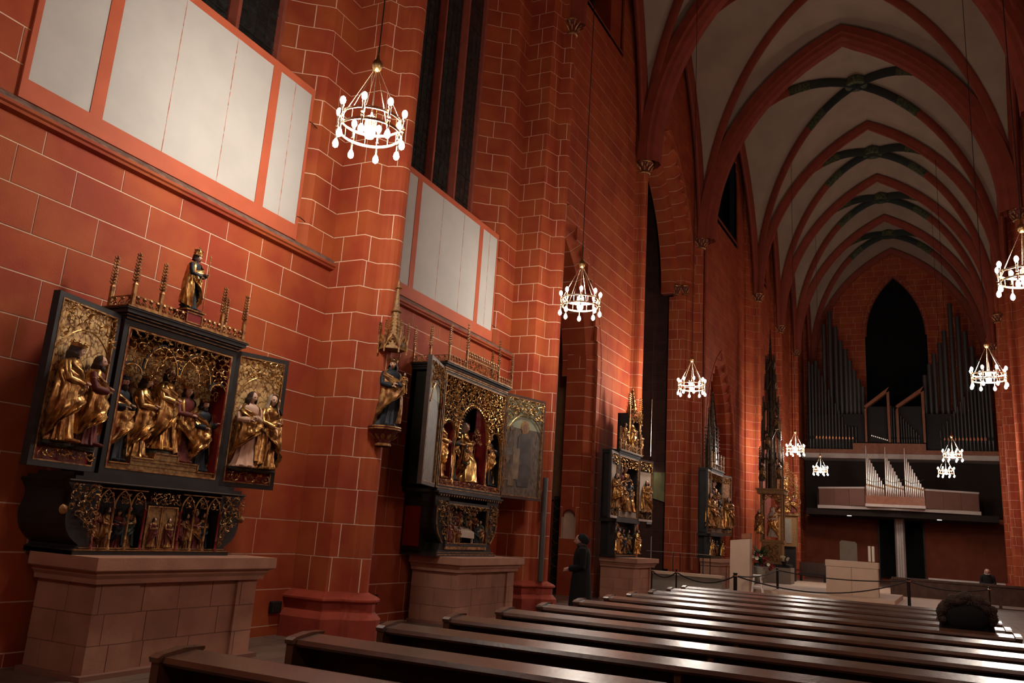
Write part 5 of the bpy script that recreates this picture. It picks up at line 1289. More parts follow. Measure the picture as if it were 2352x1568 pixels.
# ---------------- farther altarpieces
def small_retable(loc, rot, label, seed, hw, hc, hp, wl, wr, upper, spires, white=False):
    r = empty('altarpiece', loc, rot); tag(r, label, 'altarpiece'); z0 = hp + .08; z1 = z0 + hc
    b = MB(); b.box(-hw, hw, .05, .5, 0, .06); b.box(-hw * .92, hw * .92, .25, .5, .06, hp); b.build('predella_case', M_BLACK, r, local=True)
    b = MB(); b.box(-hw, hw, .03, .06, .05, .07); b.build('base_gilding', M_GOLDM, r, local=True)
    for s in (-1, 1):
        bxl(r, 'predella_post', M_DARK, s * hw * .9 - .10, s * hw * .9 + .10, .06, .26, .06, hp)
        figure(r, 'carved_figure', (s * hw * .9, .0, .1), hp * .72, seed + s, robe=M_GOLD, cloak=M_GOLDB, hair='short')
        m = MB(); arch_bar(m, s * hw * .9, .1, hp - .22, hp - .05, .012, .03); m.build('gilt_arch', M_GOLDM, r, local=True)
    for k in range(3): figure(r, 'carved_figure', (-.5 * hw + .5 * hw * k, .15, .1), hp * .7, seed + 5 + k, robe=(M_REDC, M_GOLDM, M_GREEN)[k], cloak=(M_GOLDM, M_BLUE, M_GOLDM)[k], hair='short')
    b = MB(); b.box(-hw * 1.1, hw * 1.1, .0, .5, hp, hp + .08); b.build('predella_cornice', M_DARK, r, local=True)
    b = MB(); b.box(-hw, -hw + .05, .04, .5, z0, z1); b.box(hw - .05, hw, .04, .5, z0, z1); b.box(-hw, hw, .04, .5, z0, z0 + .05); b.box(-hw, hw, .04, .5, z1 - .05, z1); b.box(-hw, hw, .44, .5, z0, z1); b.merge(frame_mb(-hw, hw, z0, z1, .02, .06, .07)); b.build('shrine_case', M_DARK, r, local=True)
    g = frame_mb(-hw + .065, hw - .065, z0 + .065, z1 - .065, .01, .05, .025); g.build('gilt_moulding', M_GOLDM, r, local=True)
    bxl(r, 'shrine_ground', M_BLACK, -hw + .06, hw - .06, .40, .43, z0 + .05, z1 - .05)
    bxl(r, 'shrine_floor', M_LIMEG, -hw + .08, hw - .08, .04, .40, z0 + .07, z0 + .22)
    m = MB(); tracery(m, lambda u, v: True, -hw + .1, hw - .1, z1 - .36, z1 - .09, .13, seed, .009); g = MB(); g.merge(m, Matrix.Translation((0, .05, 0))); g.build('scrollwork', M_GOLD, r, local=True)
    hs = (hc - .5)
    for k, (u, f) in enumerate([(-.55, .8), (-.2, .95), (.15, 1.0), (.5, .85), (-.35, .62), (.3, .6)]):
        figure(r, 'carved_figure', (u * hw, .22 if k < 4 else .06, z0 + .22), hs * f, seed + 11 + k, yaw=-u * .7 - .35, robe=(M_GOLD, M_REDC, M_GOLD, M_GREEN, M_GOLDM, M_GOLD)[k], cloak=(M_GOLDM, M_GOLD, M_BLUE, M_GOLDM, M_GOLD, M_GOLDM)[k], hair='long' if k % 2 else 'short', beard=k == 3, sit=k > 3)
    for (P0, P1) in ((wl, (-hw, .03)), ((hw, .03), wr)):
        P0, P1 = Vector(P0), Vector(P1); d = P1 - P0; W = d.length; an = math.atan2(d.y, d.x); MX = Matrix.Translation((P0.x, P0.y, 0)) @ Matrix.Rotation(an, 4, 'Z')
        f = frame_mb(0, W, z0, z1, 0, .06, .05); f.box(.05, W - .05, .04, .055, z0 + .05, z1 - .05); o = MB(); o.merge(f, MX); wg = o.build('wing', M_DARK, r, local=True)
        o = MB(); q = MB(); q.box(.05, W - .05, .03, .042, z0 + .3, z1 - .35 if white else z1 - .05); o.merge(q, MX); o.build('wing_ground', M_VEIL if white else M_GOLDM, wg, local=True)
        o = MB(); o.merge(frame_mb(.045, W - .045, z0 + .045, z1 - .045, -.005, .03, .018), MX); o.build('gilt_moulding', M_GOLDM, wg, local=True)
        q = MB(); tracery(q, lambda u, v: True, .07, W - .07, z1 - .34, z1 - .08, .12, seed + 3, .008); tracery(q, lambda u, v: True, .07, W - .07, z0 + .08, z0 + .2, .12, seed + 4, .008); o = MB(); o.merge(q, MX); o.build('scrollwork', M_GOLD, wg, local=True)
        for s in ((.5,) if W < .8 else (.3, .7)): figure(r, 'carved_figure', MX @ Vector((s * W, -.05, z0 + .26)), hc * .52, seed + int(40 * s) + int(10 * W), yaw=an - .5, hd_yaw=-.3, robe=M_GOLDM, cloak=M_GOLD, hair='long')
        if white:
            q = MB(); q.box(.04, W - .04, -.02, .0, z0 + .01, z0 + .07); o = MB(); o.merge(q, MX); o.build('wing_sill', M_CONC, wg, local=True)
    b = MB(); b.box(-hw - .02, hw + .02, .0, .5, z1, z1 + .05); b.box(-hw - .06, hw + .06, -.04, .5, z1 + .05, z1 + .09); b.build('top_cornice', M_DARK, r, local=True)
    b = MB(); b.box(-hw - .065, hw + .065, -.05, -.035, z1 + .07, z1 + .095); b.build('cornice_gilding', M_LIMEG, r, local=True)
    zt = z1 + .09
    m = MB(); cresting(m, -hw, hw, -.02, zt, .22, 8); m.build('cresting', M_GOLDM, r, local=True)
    for x in (-hw, -hw * .55, hw * .55, hw):
        m = MB(); finial(m, x, 0, zt, .62, .05, 7); m.build('finial', M_GOLDM, r, local=True)
    if upper:
        ux, uw, uh = upper
        b = MB(); b.box(ux - uw, ux - uw + .05, .05, .4, zt, zt + uh); b.box(ux + uw - .05, ux + uw, .05, .4, zt, zt + uh); b.box(ux - uw, ux + uw, .3, .4, zt, zt + uh); b.box(ux - uw, ux + uw, .02, .4, zt, zt + .06); b.build('upper_shrine', M_DARK, r, local=True)
        m = MB(); arch_bar(m, ux, uw * .9, zt + uh * .62, zt + uh * 1.0, .02, .04); m.tube([(ux - uw, .04, zt), (ux - uw, .04, zt + uh * 1.05)], .025, 6); m.tube([(ux + uw, .04, zt), (ux + uw, .04, zt + uh * 1.05)], .025, 6)
        tracery(m, lambda u, v: v > zt + uh * .80, ux - uw, ux + uw, zt + uh * .78, zt + uh * 1.12, .12, seed + 9, .009); spire(m, ux, .15, zt + uh * 1.05, uh * .62, .34, 6)
        for s in (-1, 1): finial(m, ux + s * uw, .05, zt + uh * .95, uh * .55, .06, 6)
        m.build('upper_tracery', M_GOLD, r, local=True)
        figure(r, 'carved_figure', (ux - .08, .12, zt + .07), uh * .82, seed + 61, robe=M_GOLD, cloak=M_GOLDB, hair='long'); figure(r, 'carved_child', (ux + uw * .45, .10, zt + .07), uh * .5, seed + 62, robe=M_GOLDB, cloak=M_GOLD, hair='short')
        figure(r, 'carved_figure', (ux - uw - .16, .12, zt + .02), uh * .7, seed + 63, robe=M_GOLD, cloak=M_GOLDB, hair='long'); figure(r, 'carved_figure', (ux + uw + .16, .12, zt + .02), uh * .7, seed + 64, robe=M_GOLD, cloak=M_GOLD, hair='long')
    for (x, y, h, wd) in spires:
        m = MB(); spire(m, x, y, zt, h, wd, 12)
        for k in range(4):
            a = PI / 4 + PI / 2 * k; finial(m, x + wd * .6 * math.cos(a), y + wd * .5 * math.sin(a), zt, h * .55, wd * .14, 7)
        m.build('openwork_spire', M_SPIRE, r, local=True)
    return r
small_retable((22.15, 6.9, 1.094), -.042, 'third altarpiece, right of the standing woman, gilt figures in a shrine with an upper niche', 600, .84, 1.76, .92, (-1.50, -.02), (1.52, -.18), (.42, .46, 1.12), [], white=True)
small_retable((31.75, 6.42, 1.094), -.03, 'far altarpiece behind the glass railing, dark spire above, golden right wing', 700, .95, 2.30, .80, (-1.50, .0), (1.72, -.16), None, [(-.15, .2, 3.0, .50), (-.62, .2, 2.3, .28), (.45, .2, 1.2, .28)])

# ---------------- tall carved spire altar by the far pier, and the smaller carved altar beside it
ts = empty('spire_altar', (38.5, 5.40, 0)); tag(ts, 'tall dark spire-shaped altar with many pinnacles and a pale gilt statue in its open niche', 'altar')
b = MB(); b.box(-.55, .75, -.85, .75, 0, .82); b.build('green_grey_base', M_LIMEG, ts, local=True)
b = MB(); b.box(-.5, .6, -.80, .70, .82, .95); b.build('base_slab', M_BLACK, ts, local=True)
b = MB(); b.box(-.30, .40, -.48, .40, .95, 1.85); b.box(-.36, .46, -.55, .47, 1.85, 1.97); pd = b.build('carved_pedestal', M_INSC, ts, local=True)
m = MB(); tracery(m, lambda u, v: True, -.4, .32, 1.05, 1.75, .17, 77, .012); g = MB(); g.merge(m, Matrix.Translation((-.31, 0, 0)) @ Matrix.Rotation(-PI / 2, 4, 'Z')); g.build('relief', M_GOLDM, pd, local=True)
for x in (-.26, .40):
    for y in (-.46, .40):
        m = MB(); m.box(x - .06, x + .06, y - .05, y + .05, 1.97, 3.95); m.build('niche_post', M_INSC, ts, local=True)
m = MB(); m.box(-.45, .6, -.60, .56, 3.95, 4.12); m.box(-.52, .66, -.68, .62, 4.12, 4.18); m.build('niche_roof', M_INSC, ts, local=True)
m = MB(); tracery(m, lambda u, v: v > 3.45 + .35 * (1 - abs(u) / .45), -.42, .42, 3.35, 3.95, .13, 79, .012); arch_bar(m, 0, .42, 3.3, 3.85, .022, 0); g = MB(); g.merge(m, Matrix.Translation((-.30, -.03, 0)) @ Matrix.Rotation(-PI / 2, 4, 'Z')); g.build('niche_tracery', M_GOLDM, ts, local=True)
figure(ts, 'carved_figure', (-.02, -.03, 2.08), 1.30, 801, yaw=-PI / 2 - .3, robe=M_VEIL, cloak=M_GOLDB, hair='veil', label='standing pale and gilt statue in the open niche')
figure(ts, 'carved_figure', (-.30, .47, 2.2), 1.05, 802, yaw=-PI / 2, robe=M_GOLD, cloak=M_GOLDM, hair='long')
def tower_tier(name, z, h, r, nposts, mt, seed):
    rr = random.Random(seed); m = MB()
    for k in range(nposts):
        a = 2 * PI * k / nposts + .2; x, y = r * math.cos(a), r * math.sin(a)
        m.tube([(x, y, z), (x, y, z + h * .8)], .028, 5); finial(m, x, y, z + h * .55, h * .55, .065, 7)
        a2 = a + PI / nposts; x2, y2 = r * .72 * math.cos(a2), r * .72 * math.sin(a2); m.tube([(x2, y2, z - .1), (x2, y2, z + h * .95)], .035, 5)
        b0 = Vector((x, y, z + h * .55)); b1 = Vector((r * math.cos(a + 2 * PI / nposts), r * math.sin(a + 2 * PI / nposts), z + h * .55)); mid = (b0 + b1) / 2 + Vector((0, 0, h * .25))
        m.tube([b0, (b0 + mid) / 2 + Vector((0, 0, h * .06)), mid], .018, 5); m.tube([b1, (b1 + mid) / 2 + Vector((0, 0, h * .06)), mid], .018, 5)
        for q in range(5): leaf(m, b0.lerp(mid, q / 5), Vector((math.cos(a2) * .3, math.sin(a2) * .3, 1)).normalized(), Vector((math.cos(a2), math.sin(a2), 0)), .13, .08, .7); leaf(m, b1.lerp(mid, q / 5), Vector((0, 0, 1)), Vector((math.cos(a2), math.sin(a2), 0)), .13, .08, .7)
    m.lathe([(r * .45, z - .05), (r * .4, z + h)], 0, 0, 0, 6)
    return m.build(name, mt, ts, local=True)
for i, (z, h, r) in enumerate([(4.18, 1.7, .56), (5.4, 1.7, .44), (6.6, 1.6, .38), (7.9, 1.4, .25), (8.9, 1.3, .20)]): tower_tier('pinnacle_tier', z, h, r, 6 if i < 3 else 5, M_SPIRE, 90 + i)
m = MB(); spire(m, 0, 0, 9.9, 1.65, .20, 12); m.build('top_spire', M_SPIRE, ts, local=True)
for k, (y, z, h) in enumerate([(.34, 4.5, 1.0), (-.40, 4.6, .9), (.1, 5.9, .9), (-.3, 6.8, .8)]): figure(ts, 'carved_figure', (-.45, y, z), h * .8, 810 + k, yaw=-PI / 2, robe=M_SPIRE, cloak=M_INSC, hair='long')
t2 = empty('carved_altar', (42.2, 5.15, 1.75)); tag(t2, 'smaller gilt openwork altar with figures right of the tall spire altar', 'altar')
b = MB(); b.box(-.2, .4, -.40, .42, 0, 1.45); b.box(-.3, .45, -.52, .55, 1.45, 1.55); b.build('shrine_base', M_INSC, t2, local=True); bxl(t2, 'grey_relief', M_LIMEG, -.22, -.2, -.18, .22, .15, 1.3)
b = MB(); b.box(-.1, .4, -.30, .32, -1.75, 0); b.build('foot', M_BLACK, t2, local=True)
m = MB(); tracery(m, lambda u, v: abs(u) < .62 * (1 - max(0, v - 2.6) / 1.7), -.62, .62, 1.55, 3.75, .23, 83, .02)
for s in (-1, 0, 1): finial(m, s * .42, 0, 2.2 + .6 * (s == 0), 1.2, .07, 8)
g = MB(); g.merge(m, Matrix.Translation((-.2, 0, 0)) @ Matrix.Rotation(-PI / 2, 4, 'Z')); g.build('openwork', M_GOLDM, t2, local=True)
for k, (y, z, h) in enumerate([(-.3, 1.6, .8), (.0, 1.6, .9), (.32, 1.6, .8), (.1, 2.6, .7)]): figure(t2, 'carved_figure', (-.3, y, z), h, 820 + k, yaw=-PI / 2, robe=(M_REDC, M_GOLD, M_GOLDM, M_GOLD)[k], cloak=(M_GOLD, M_GOLDM, M_REDC, M_GOLDB)[k], hair='long')

# ============================================================ PEWS
def make_pew():
    t = empty('church_pew', (0, 0, 0)); Y0, Y1 = -.96, 3.26
    # end panels with a swept front and a rounded top cap
    prof = [(-.20, .0), (.50, 0), (.50, .40), (.46, .56), (.34, .62), (.18, .70), (.10, .83), (.06, .905), (-.10, .905), (-.185, .885), (-.205, .86)]
    for y in (Y0, Y1 - .05):
        m = MB(); vs = []; m.prism(prof, 'y', y, y + .05); o = m.build('end_panel', M_PEW, t)
        m = MB(); m.prism([(-.215, .862), (.07, .900), (.07, .915), (-.06, .918), (-.19, .900), (-.222, .885)], 'y', y - .004, y + .054); m.build('end_cap', M_PEW, o)
    L0, L1 = Y0 + .05, Y1 - .05
    m = MB(); m.prism([(-.195, .862), (-.185, .848), (-.02, .868), (.035, .868), (.035, .90), (.0, .905), (-.185, .886)], 'y', L0, L1); m.build('book_ledge', M_PEW, t)
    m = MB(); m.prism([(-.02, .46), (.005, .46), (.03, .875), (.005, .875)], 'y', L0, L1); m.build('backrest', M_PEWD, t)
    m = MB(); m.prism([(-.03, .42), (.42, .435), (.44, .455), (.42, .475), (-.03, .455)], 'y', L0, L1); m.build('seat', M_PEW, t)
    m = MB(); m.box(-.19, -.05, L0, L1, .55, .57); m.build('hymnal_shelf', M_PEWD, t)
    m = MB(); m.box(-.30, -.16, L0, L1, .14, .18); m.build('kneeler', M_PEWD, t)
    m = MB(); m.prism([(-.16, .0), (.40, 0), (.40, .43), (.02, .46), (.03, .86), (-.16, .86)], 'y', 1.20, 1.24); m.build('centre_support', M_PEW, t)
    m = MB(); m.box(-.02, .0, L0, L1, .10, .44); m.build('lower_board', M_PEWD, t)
    return t
PX = [3.22, 4.18, 5.10, 6.00, 6.92, 7.80, 8.79, 9.80, 10.70, 11.7, 12.66, 13.56]
ORD = ['nearest pew, cut by the bottom edge of the picture', 'second pew, behind the nearest', 'third pew from the camera', 'fourth pew from the camera', 'fifth pew from the camera, its end before the stone altar table', 'sixth pew from the camera, left end beside the floor light',
       'seventh pew from the camera, left end below the standing woman', 'eighth pew from the camera', 'ninth pew, behind the seated dark-haired person', 'tenth pew, the one the dark-haired person sits in', 'last pew but one before the rope barrier', 'front pew, next to the rope barrier']
pew = make_pew()
for i, x in enumerate(PX):
    t = pew if i == 0 else copy_tree(pew)
    t.location = (x, 0, 0); tag(t, 'long brown wooden ' + ORD[i], 'pew', 'rows of wooden pews')

# ============================================================ ORGAN GALLERY
og = empty('trim_gallery', (54, .4, 0), kind='structure')
pts = [(54.6, 4.83), (53.2, .55), (54.6, -3.84)]
def slab(parent, name, m, P, back, z0, z1):
    b = MB(); poly = [(x, y) for x, y in P] + [(back, P[-1][1]), (back, P[0][1])]; b.prism(poly, 'z', z0, z1); return b.build(name, m, parent)
slab(og, 'gallery_floor', M_CONC, [(54.5, 4.9), (53.0, .55), (54.5, -3.9)], 58.8, 4.22, 4.42)
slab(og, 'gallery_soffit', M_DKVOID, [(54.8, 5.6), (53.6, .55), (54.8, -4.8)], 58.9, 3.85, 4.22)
for (a, c) in (((54.6, 4.83), (53.3, 2.15)), ((53.3, -1.05), (54.6, -3.84))):
    b = MB(); A_, B_ = Vector(a), Vector(c); d = (B_ - A_).normalized(); nn = Vector((-d.y, d.x))
    if nn.x < 0: nn = -nn
    n = 3; L = (B_ - A_).length
    for k in range(n):
        p = A_ + d * (L * k / n + .01); q = A_ + d * (L * (k + 1) / n - .01)
        m = MB(); m.prism([tuple(p), tuple(q), tuple(q + nn * .1), tuple(p + nn * .1)], 'z', 4.42, 5.42); m.build('parapet_panel', M_PARA, og)
    m = MB(); p, q = A_, B_; m.prism([tuple(p - nn * .04), tuple(q - nn * .04), tuple(q + nn * .14), tuple(p + nn * .14)], 'z', 5.42, 5.52); m.build('parapet_rail', M_CONC, og)
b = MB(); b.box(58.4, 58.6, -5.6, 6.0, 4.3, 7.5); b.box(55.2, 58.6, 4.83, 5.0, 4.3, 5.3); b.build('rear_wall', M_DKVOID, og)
b = MB(); b.box(56.6, 58.9, -5.3, 6.0, 7.55, 7.85); b.build('upper_ledge', M_CONC, og)
for y0, y1, z0 in ((6.0, 2.9, .35), (2.9, -1.3, .85), (-1.3, -5.2, .35)):
    b = MB(); b.box(56.7, 58.8, y1, y0, 7.85, 7.85 + z0 * .8); b.build('organ_plinth', M_CASE, og)
b = MB(); b.prism([(56, .2), (56, .56), (56.3, .66), (56.5, .56), (56.5, .2), (56.3, .1)], 'z', 0, 3.86); b.build('centre_post', M_CONC, og)
b = MB(); b.box(55.98, 56.0, .31, .33, 0, 3.86); b.box(55.98, 56.0, .43, .45, 0, 3.86); b.build('post_grooves', M_LIMEG, og)
for k, (y, z) in enumerate([(3.1, 4.0), (-1.75, 3.9)]):
    b = MB(); b.lathe([(0, 0), (.12, 0), (.12, .03)], 54.4, y, 3.83, 12); b.build('soffit_light', MATS.get('soffit_lamp') or mat('soffit_lamp', (1, .85, .65), .5, emit=5.0), og)
    ld = bpy.data.lights.new('soffit_spot', 'SPOT'); ld.energy = (10, 45)[k]; ld.color = (1, .62, .36); ld.spot_size = 1.9; ld.spot_blend = .6; ld.shadow_soft_size = .1
    lo = bpy.data.objects.new('soffit_spot', ld); COL.objects.link(lo); lo.location = (55.6, y, 3.75); lo.rotation_euler = (0, -.55, 0)
M_LOW = mat('shade_darkened_plaster', (0.17, 0.040, 0.018), 0.85, var=0.2, scale=1.5)  # wall red darkened: shade under the gallery put into the colour
# wall below the gallery: piers of orange plaster and dark glazed openings
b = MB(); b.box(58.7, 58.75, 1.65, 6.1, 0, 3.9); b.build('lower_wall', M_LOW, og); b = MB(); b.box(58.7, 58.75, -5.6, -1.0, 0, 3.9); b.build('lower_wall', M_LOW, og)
for y0, y1 in ((.50, 1.60), (-.95, .1)):
    b = MB(); b.box(58.6, 58.66, y0, y1, .3, 3.85); b.build('glazed_door', M_DKGL, og)
    b = MB(); b.box(58.5, 58.6, y0 - .05, y0 + .03, 0, 3.85); b.box(58.5, 58.6, y1 - .03, y1 + .05, 0, 3.85); b.build('door_frame', M_IRON, og)
def pipe(parent, x, y, z, h, r, m, mouth=None, foot=.28, name='organ_pipe'):
    b = MB(); b.lathe([(r * .25, 0), (r, foot), (r, foot + .02), (r, h)], x, y, z, 10); o = b.build(name, m, parent, smooth='auto')
    b = MB(); w_ = r * .72
    b.add([(x - r * .99, y - w_, z + foot + .03), (x - r * .99, y + w_, z + foot + .03), (x - r * .99, y + w_ * .9, z + foot + .03 + r * 1.4), (x - r * 1.1, y, z + foot + .03 + r * 2.4), (x - r * .99, y - w_ * .9, z + foot + .03 + r * 1.4)], [(0, 1, 2, 3, 4)])
    b.box(x - r * 1.12, x - r * .9, y - w_, y + w_, z + foot, z + foot + .03)
    b.build('pipe_mouth', mouth or M_BLACK, o)
    return o
ro = empty('small_organ', (52.9, .55, 4.4)); tag(ro, 'small choir organ in the gallery front with three descending rows of bright pipes', 'organ')
b = MB(); b.box(52.8, 53.6, -1.02, 2.10, 4.52, 4.98); b.build('case_front', M_CASE, ro)
b = MB(); b.box(52.75, 53.6, -1.04, 2.12, 4.36, 4.52); b.build('case_sill', M_CONC, ro)
b = MB(); b.box(53.3, 53.6, -1.02, 2.10, 4.98, 5.6); b.build('rear_box', M_CASE, ro)
for g in range(3):
    y0 = 2.02 - 1.03 * g
    for k in range(10):
        y = y0 - .02 - .098 * k; h = 2.95 - .06 * g if k == 0 else 2.62 * (1 - k / 9.0 * .70) - .1 - .05 * g
        pipe(ro, 52.95 + .02 * (k % 2), y, 4.98, h if k else h, .044 - .0012 * k, M_PIPE, M_GOLDM, .40 + .035 * (9 - k) * .6)
    b = MB(); b.tube([(52.88, y0 + .05, 5.98 - .02), (52.88, y0 - .30, 5.78), (52.88, y0 - .65, 5.82), (52.88, y0 - .97, 6.02)], .014, 6); b.build('pipe_rail', M_BRASS, ro)
mo = empty('main_organ', (57.2, .4, 8.2)); tag(mo, 'large dark organ above the gallery with tall grey pipe fields and slanted wooden frames', 'organ')
for k in range(15):       # left field, tall to the left, falling to the centre
    y = 5.50 - .20 * k; top = 14.0 - (k * .18 if k < 3 else .54 + (k - 3) * .46); top = max(top, 9.6)
    pipe(mo, 57.0, y, 8.14, top - 8.14, .085 - .0025 * k, M_PIPED, M_COPPER if 2 <= k <= 13 else None, .66)
for k in range(15):
    y = -4.95 + .20 * k; top = 12.4 + (.3 if k < 4 else -(k - 4) * .30); top = max(top, 9.3)
    pipe(mo, 57.0, y, 8.14, top - 8.14, .085 - .0025 * k, M_PIPED, M_COPPER if 2 <= k <= 13 else None, .66)
for k in range(12):
    y = .60 - .14 * k; top = 11.0 - .17 * k; pipe(mo, 57.1, y, 8.55, top - 8.55, .05, M_PIPED, None, .3)
ST = [(12.9, 5.6), (14.25, 5.15), (16.8, 4.6), (17.7, 4.2), (16.6, 3.85), (15.6, 3.55), (15.0, 3.25), (14.2, 3.0), (13.5, 2.75), (12.9, 2.5), (12.4, 2.25)]
for z, y in ST:
    b = MB(); b.lathe([(.06, 8.3), (.145, 9.0), (.145, z)], 57.9, y, 0, 10); b.build('pedal_pipe', M_PIPED, mo, smooth='auto')
for z, y in [(13.1, -1.45), (13.8, -1.75), (14.5, -2.05), (15.2, -2.4), (16.0, -2.7), (17.8, -3.1), (16.9, -3.5), (15.9, -3.85), (14.9, -4.2), (14.0, -4.5), (13.2, -4.8)]:
    b = MB(); b.lathe([(.06, 8.3), (.145, 9.0), (.145, z)], 57.9, y, 0, 10); b.build('pedal_pipe', M_PIPED, mo, smooth='auto')
for y0, y1 in ((2.15, .66), (.30, -1.32)):      # slanted wooden frames: low on the left, high on the right
    b = MB(); zl, zh = 10.95, 12.15
    b.prism([(y0, zl - .22), (y0, zl), (y1, zh + .02), (y1, zh - .26)], 'x', 56.7, 57.3); b.prism([(y1 + .16, zh - .3), (y1, zh), (y1, 8.6), (y1 + .13, 8.6)], 'x', 56.7, 57.3); b.prism([(y0, zl - .1), (y0 - .12, zl - .15), (y0 - .12, 8.6), (y0, 8.6)], 'x', 56.7, 57.3)
    b.build('slanted_frame', M_CASE, mo)
b = MB(); b.box(57.4, 57.5, -1.3, 2.1, 8.4, 11.0); b.build('case_back', M_BLACK, mo)
b = MB(); b.box(57.3, 58.2, 2.2, 5.7, 8.1, 10.5); b.build('wind_chest', M_BLACK, mo); b = MB(); b.box(57.3, 58.2, -5.1, -1.4, 8.1, 10.5); b.build('wind_chest', M_BLACK, mo)
b = MB()
for k in range(9): b.tube([(56.75, 1.75 - .11 * k, 9.05 - .035 * k), (56.4, 1.75 - .11 * k, 8.98 - .035 * k)], [.02, .045], 6)
b.build('horizontal_reeds', M_PIPE, mo)

# ============================================================ SANCTUARY
pf = empty('floor_platform', (31, 2, 0), kind='structure')
b = MB()
poly = [(27.2, 5.6), (26.6, 2.3), (26.6, -.9), (31.0, -1.0), (38, -1.4), (44, 0), (44, 5.5), (33, 5.6)]
b.prism(poly, 'z', 0, .15); b.build('lower_step', M_LIME, pf); b = MB(); b.prism([(28.0, 4.9), (27.6, 2.2), (27.9, .4), (33.0, .2), (33.5, 4.8)], 'z', .15, .3); b.build('upper_step', M_LIME, pf)
al = empty('block_altar', (29.2, 1.6, .3)); tag(al, 'pale square block altar in the middle of the crossing', 'altar')
b = MB(); b.cbox(28.9, 29.9, .86, 1.63, .3, 1.16, .008); b.build('front_block', M_LIME, al); b = MB(); b.cbox(28.9, 29.9, 1.634, 2.39, .3, 1.16, .008); b.build('front_block', M_LIME, al); b = MB(); b.cbox(28.89, 29.95, .84, 2.41, 1.165, 1.36, .01); b.build('altar_top', M_LIME, al)
for k, y in enumerate((.99, 1.10)):
    c = empty('altar_candle', (29.2, y, 1.36)); tag(c, ('right', 'left')[k] + ' one of the two thick white candles on the block altar', 'candle', 'pair of candles on the block altar')
    b = MB(); b.lathe([(.05, 0), (.05, .02), (.045, .03)], 0, 0, 0, 12); b.build('candle_dish', M_BRASSD, c, local=True); b = MB(); b.lathe([(.042, .03), (.042, .50), (.02, .505)], 0, 0, 0, 12); b.build('wax', M_BOOK, c, local=True)
sd = empty('grey_stone_seat_back', (33.5, 2.0, .3)); tag(sd, 'grey upright stone seat back behind the block altar', 'chair')
b = MB(); b.prism([(1.68, .3), (2.27, .3), (2.27, 2.0), (2.2, 2.06), (1.75, 2.03), (1.68, 1.96)], 'x', 33.5, 33.65); b.build('backrest', M_LIMEG, sd); b = MB(); b.box(33.65, 34.3, 1.7, 2.25, .3, .75); b.build('seat', M_LIMEG, sd)
am = empty('stone_ambo', (27.2, 4.8, 0)); tag(am, 'pale stone ambo with slanting top and a dark book desk', 'lectern')
b = MB(); b.prism([(5.08, .15), (4.47, .15), (4.45, 1.84), (5.05, 1.76)], 'x', 27.0, 27.5); b.build('body', M_LIME, am); b = MB(); b.prism([(4.70, 1.82), (4.45, 1.86), (4.45, 2.02), (4.72, 1.98)], 'x', 27.05, 27.4); b.build('book_desk', M_CASE, am)
# low sanctuary wall and wall bench
lw = empty('low_chancel_wall', (25.5, 6.1, 0)); tag(lw, 'low pale wall behind the rope posts left of the ambo', 'wall')
b = MB(); b.box(25.4, 25.7, 5.0, 7.2, 0, .62); b.build('wall_block', M_LIMEG, lw); b = MB(); b.box(25.35, 25.75, 4.98, 7.22, .62, .70); b.build('coping', M_LIME, lw)
b = MB(); b.box(31.0, 31.2, 7.3, 9, 0, .9)
# glass railing
gr = empty('glass_railing', (26.5, 6.6, 0)); tag(gr, 'thin steel railing with glass panes before the choir', 'railing')
M_PANE = bpy.data.materials.new('clear_pane'); M_PANE.use_nodes = True
_b = M_PANE.node_tree.nodes['Principled BSDF']; _b.inputs['Transmission Weight'].default_value = 1.0; _b.inputs['Roughness'].default_value = 0.03; _b.inputs['IOR'].default_value = 1.12; _b.inputs['Base Color'].default_value = (.92, .95, .93, 1)
for k, y in enumerate((7.45, 6.72, 6.50, 5.78, 5.56)):
    b = MB(); b.box(26.42, 26.44, y - .013, y + .013, 0, 1.72 if k == 0 else 1.26); b.build('post', M_LIMEG if k == 0 else M_IRON, gr)
for y0, y1 in ((6.74, 7.43), (5.80, 6.48)):
    b = MB(); b.box(26.425, 26.435, y0, y1, .12, 1.22); b.build('glass_pane', M_PANE, gr)
b = MB(); b.box(26.42, 26.445, 5.5, 7.6, 1.26, 1.275); b.build('hand_rail', M_LIMEG, gr)
# flowers, vase, stool
fw = empty('flower_arrangement', (27.6, 4.25, 0)); tag(fw, 'tall bouquet of cream and dark red flowers beside the ambo', 'flowers')
b = MB(); b.lathe([(.14, .55), (.17, .58), (.20, .95), (.21, 1.0)], 27.6, 4.22, 0, 14); b.build('vase', M_LIMEG, fw, smooth='auto')
rr = random.Random(5)
m = MB()
for k in range(90):
    a = rr.uniform(0, 2 * PI); d = Vector((math.cos(a), math.sin(a), rr.uniform(-.1, 1.3))).normalized(); leaf(m, Vector((27.6, 4.24, 1.02 + rr.uniform(0, .4))) + d * rr.uniform(.0, .2), d, Vector((0, 0, 1)), rr.uniform(.14, .26), .06, .5)
m.build('foliage', M_LEAF, fw, kind='stuff')
for k in range(26):
    t = k / 25; c = Vector((27.5 + rr.uniform(-.15, .1), 4.62 - .75 * t + rr.uniform(-.1, .1), 1.52 - .50 * t + rr.uniform(-.10, .12))); m = MB()
    for q in range(7):
        a = 2 * PI * q / 7; leaf(m, c, Vector((-.6, math.cos(a), math.sin(a))).normalized(), Vector((-1, 0, .2)), .075, .06, .4)
    m.ell(c, .025, .025, .025, 6, 5); m.build('blossom', M_PETALW if t < .45 or k % 7 == 0 else M_PETALR, fw)
st = empty('white_stool', (26.85, 4.20, .15)); tag(st, 'small white step stool below the flowers', 'stool')
b = MB(); b.cbox(26.72, 26.98, 4.08, 4.32, .74, .78, .01); b.build('seat', M_WHITE, st)
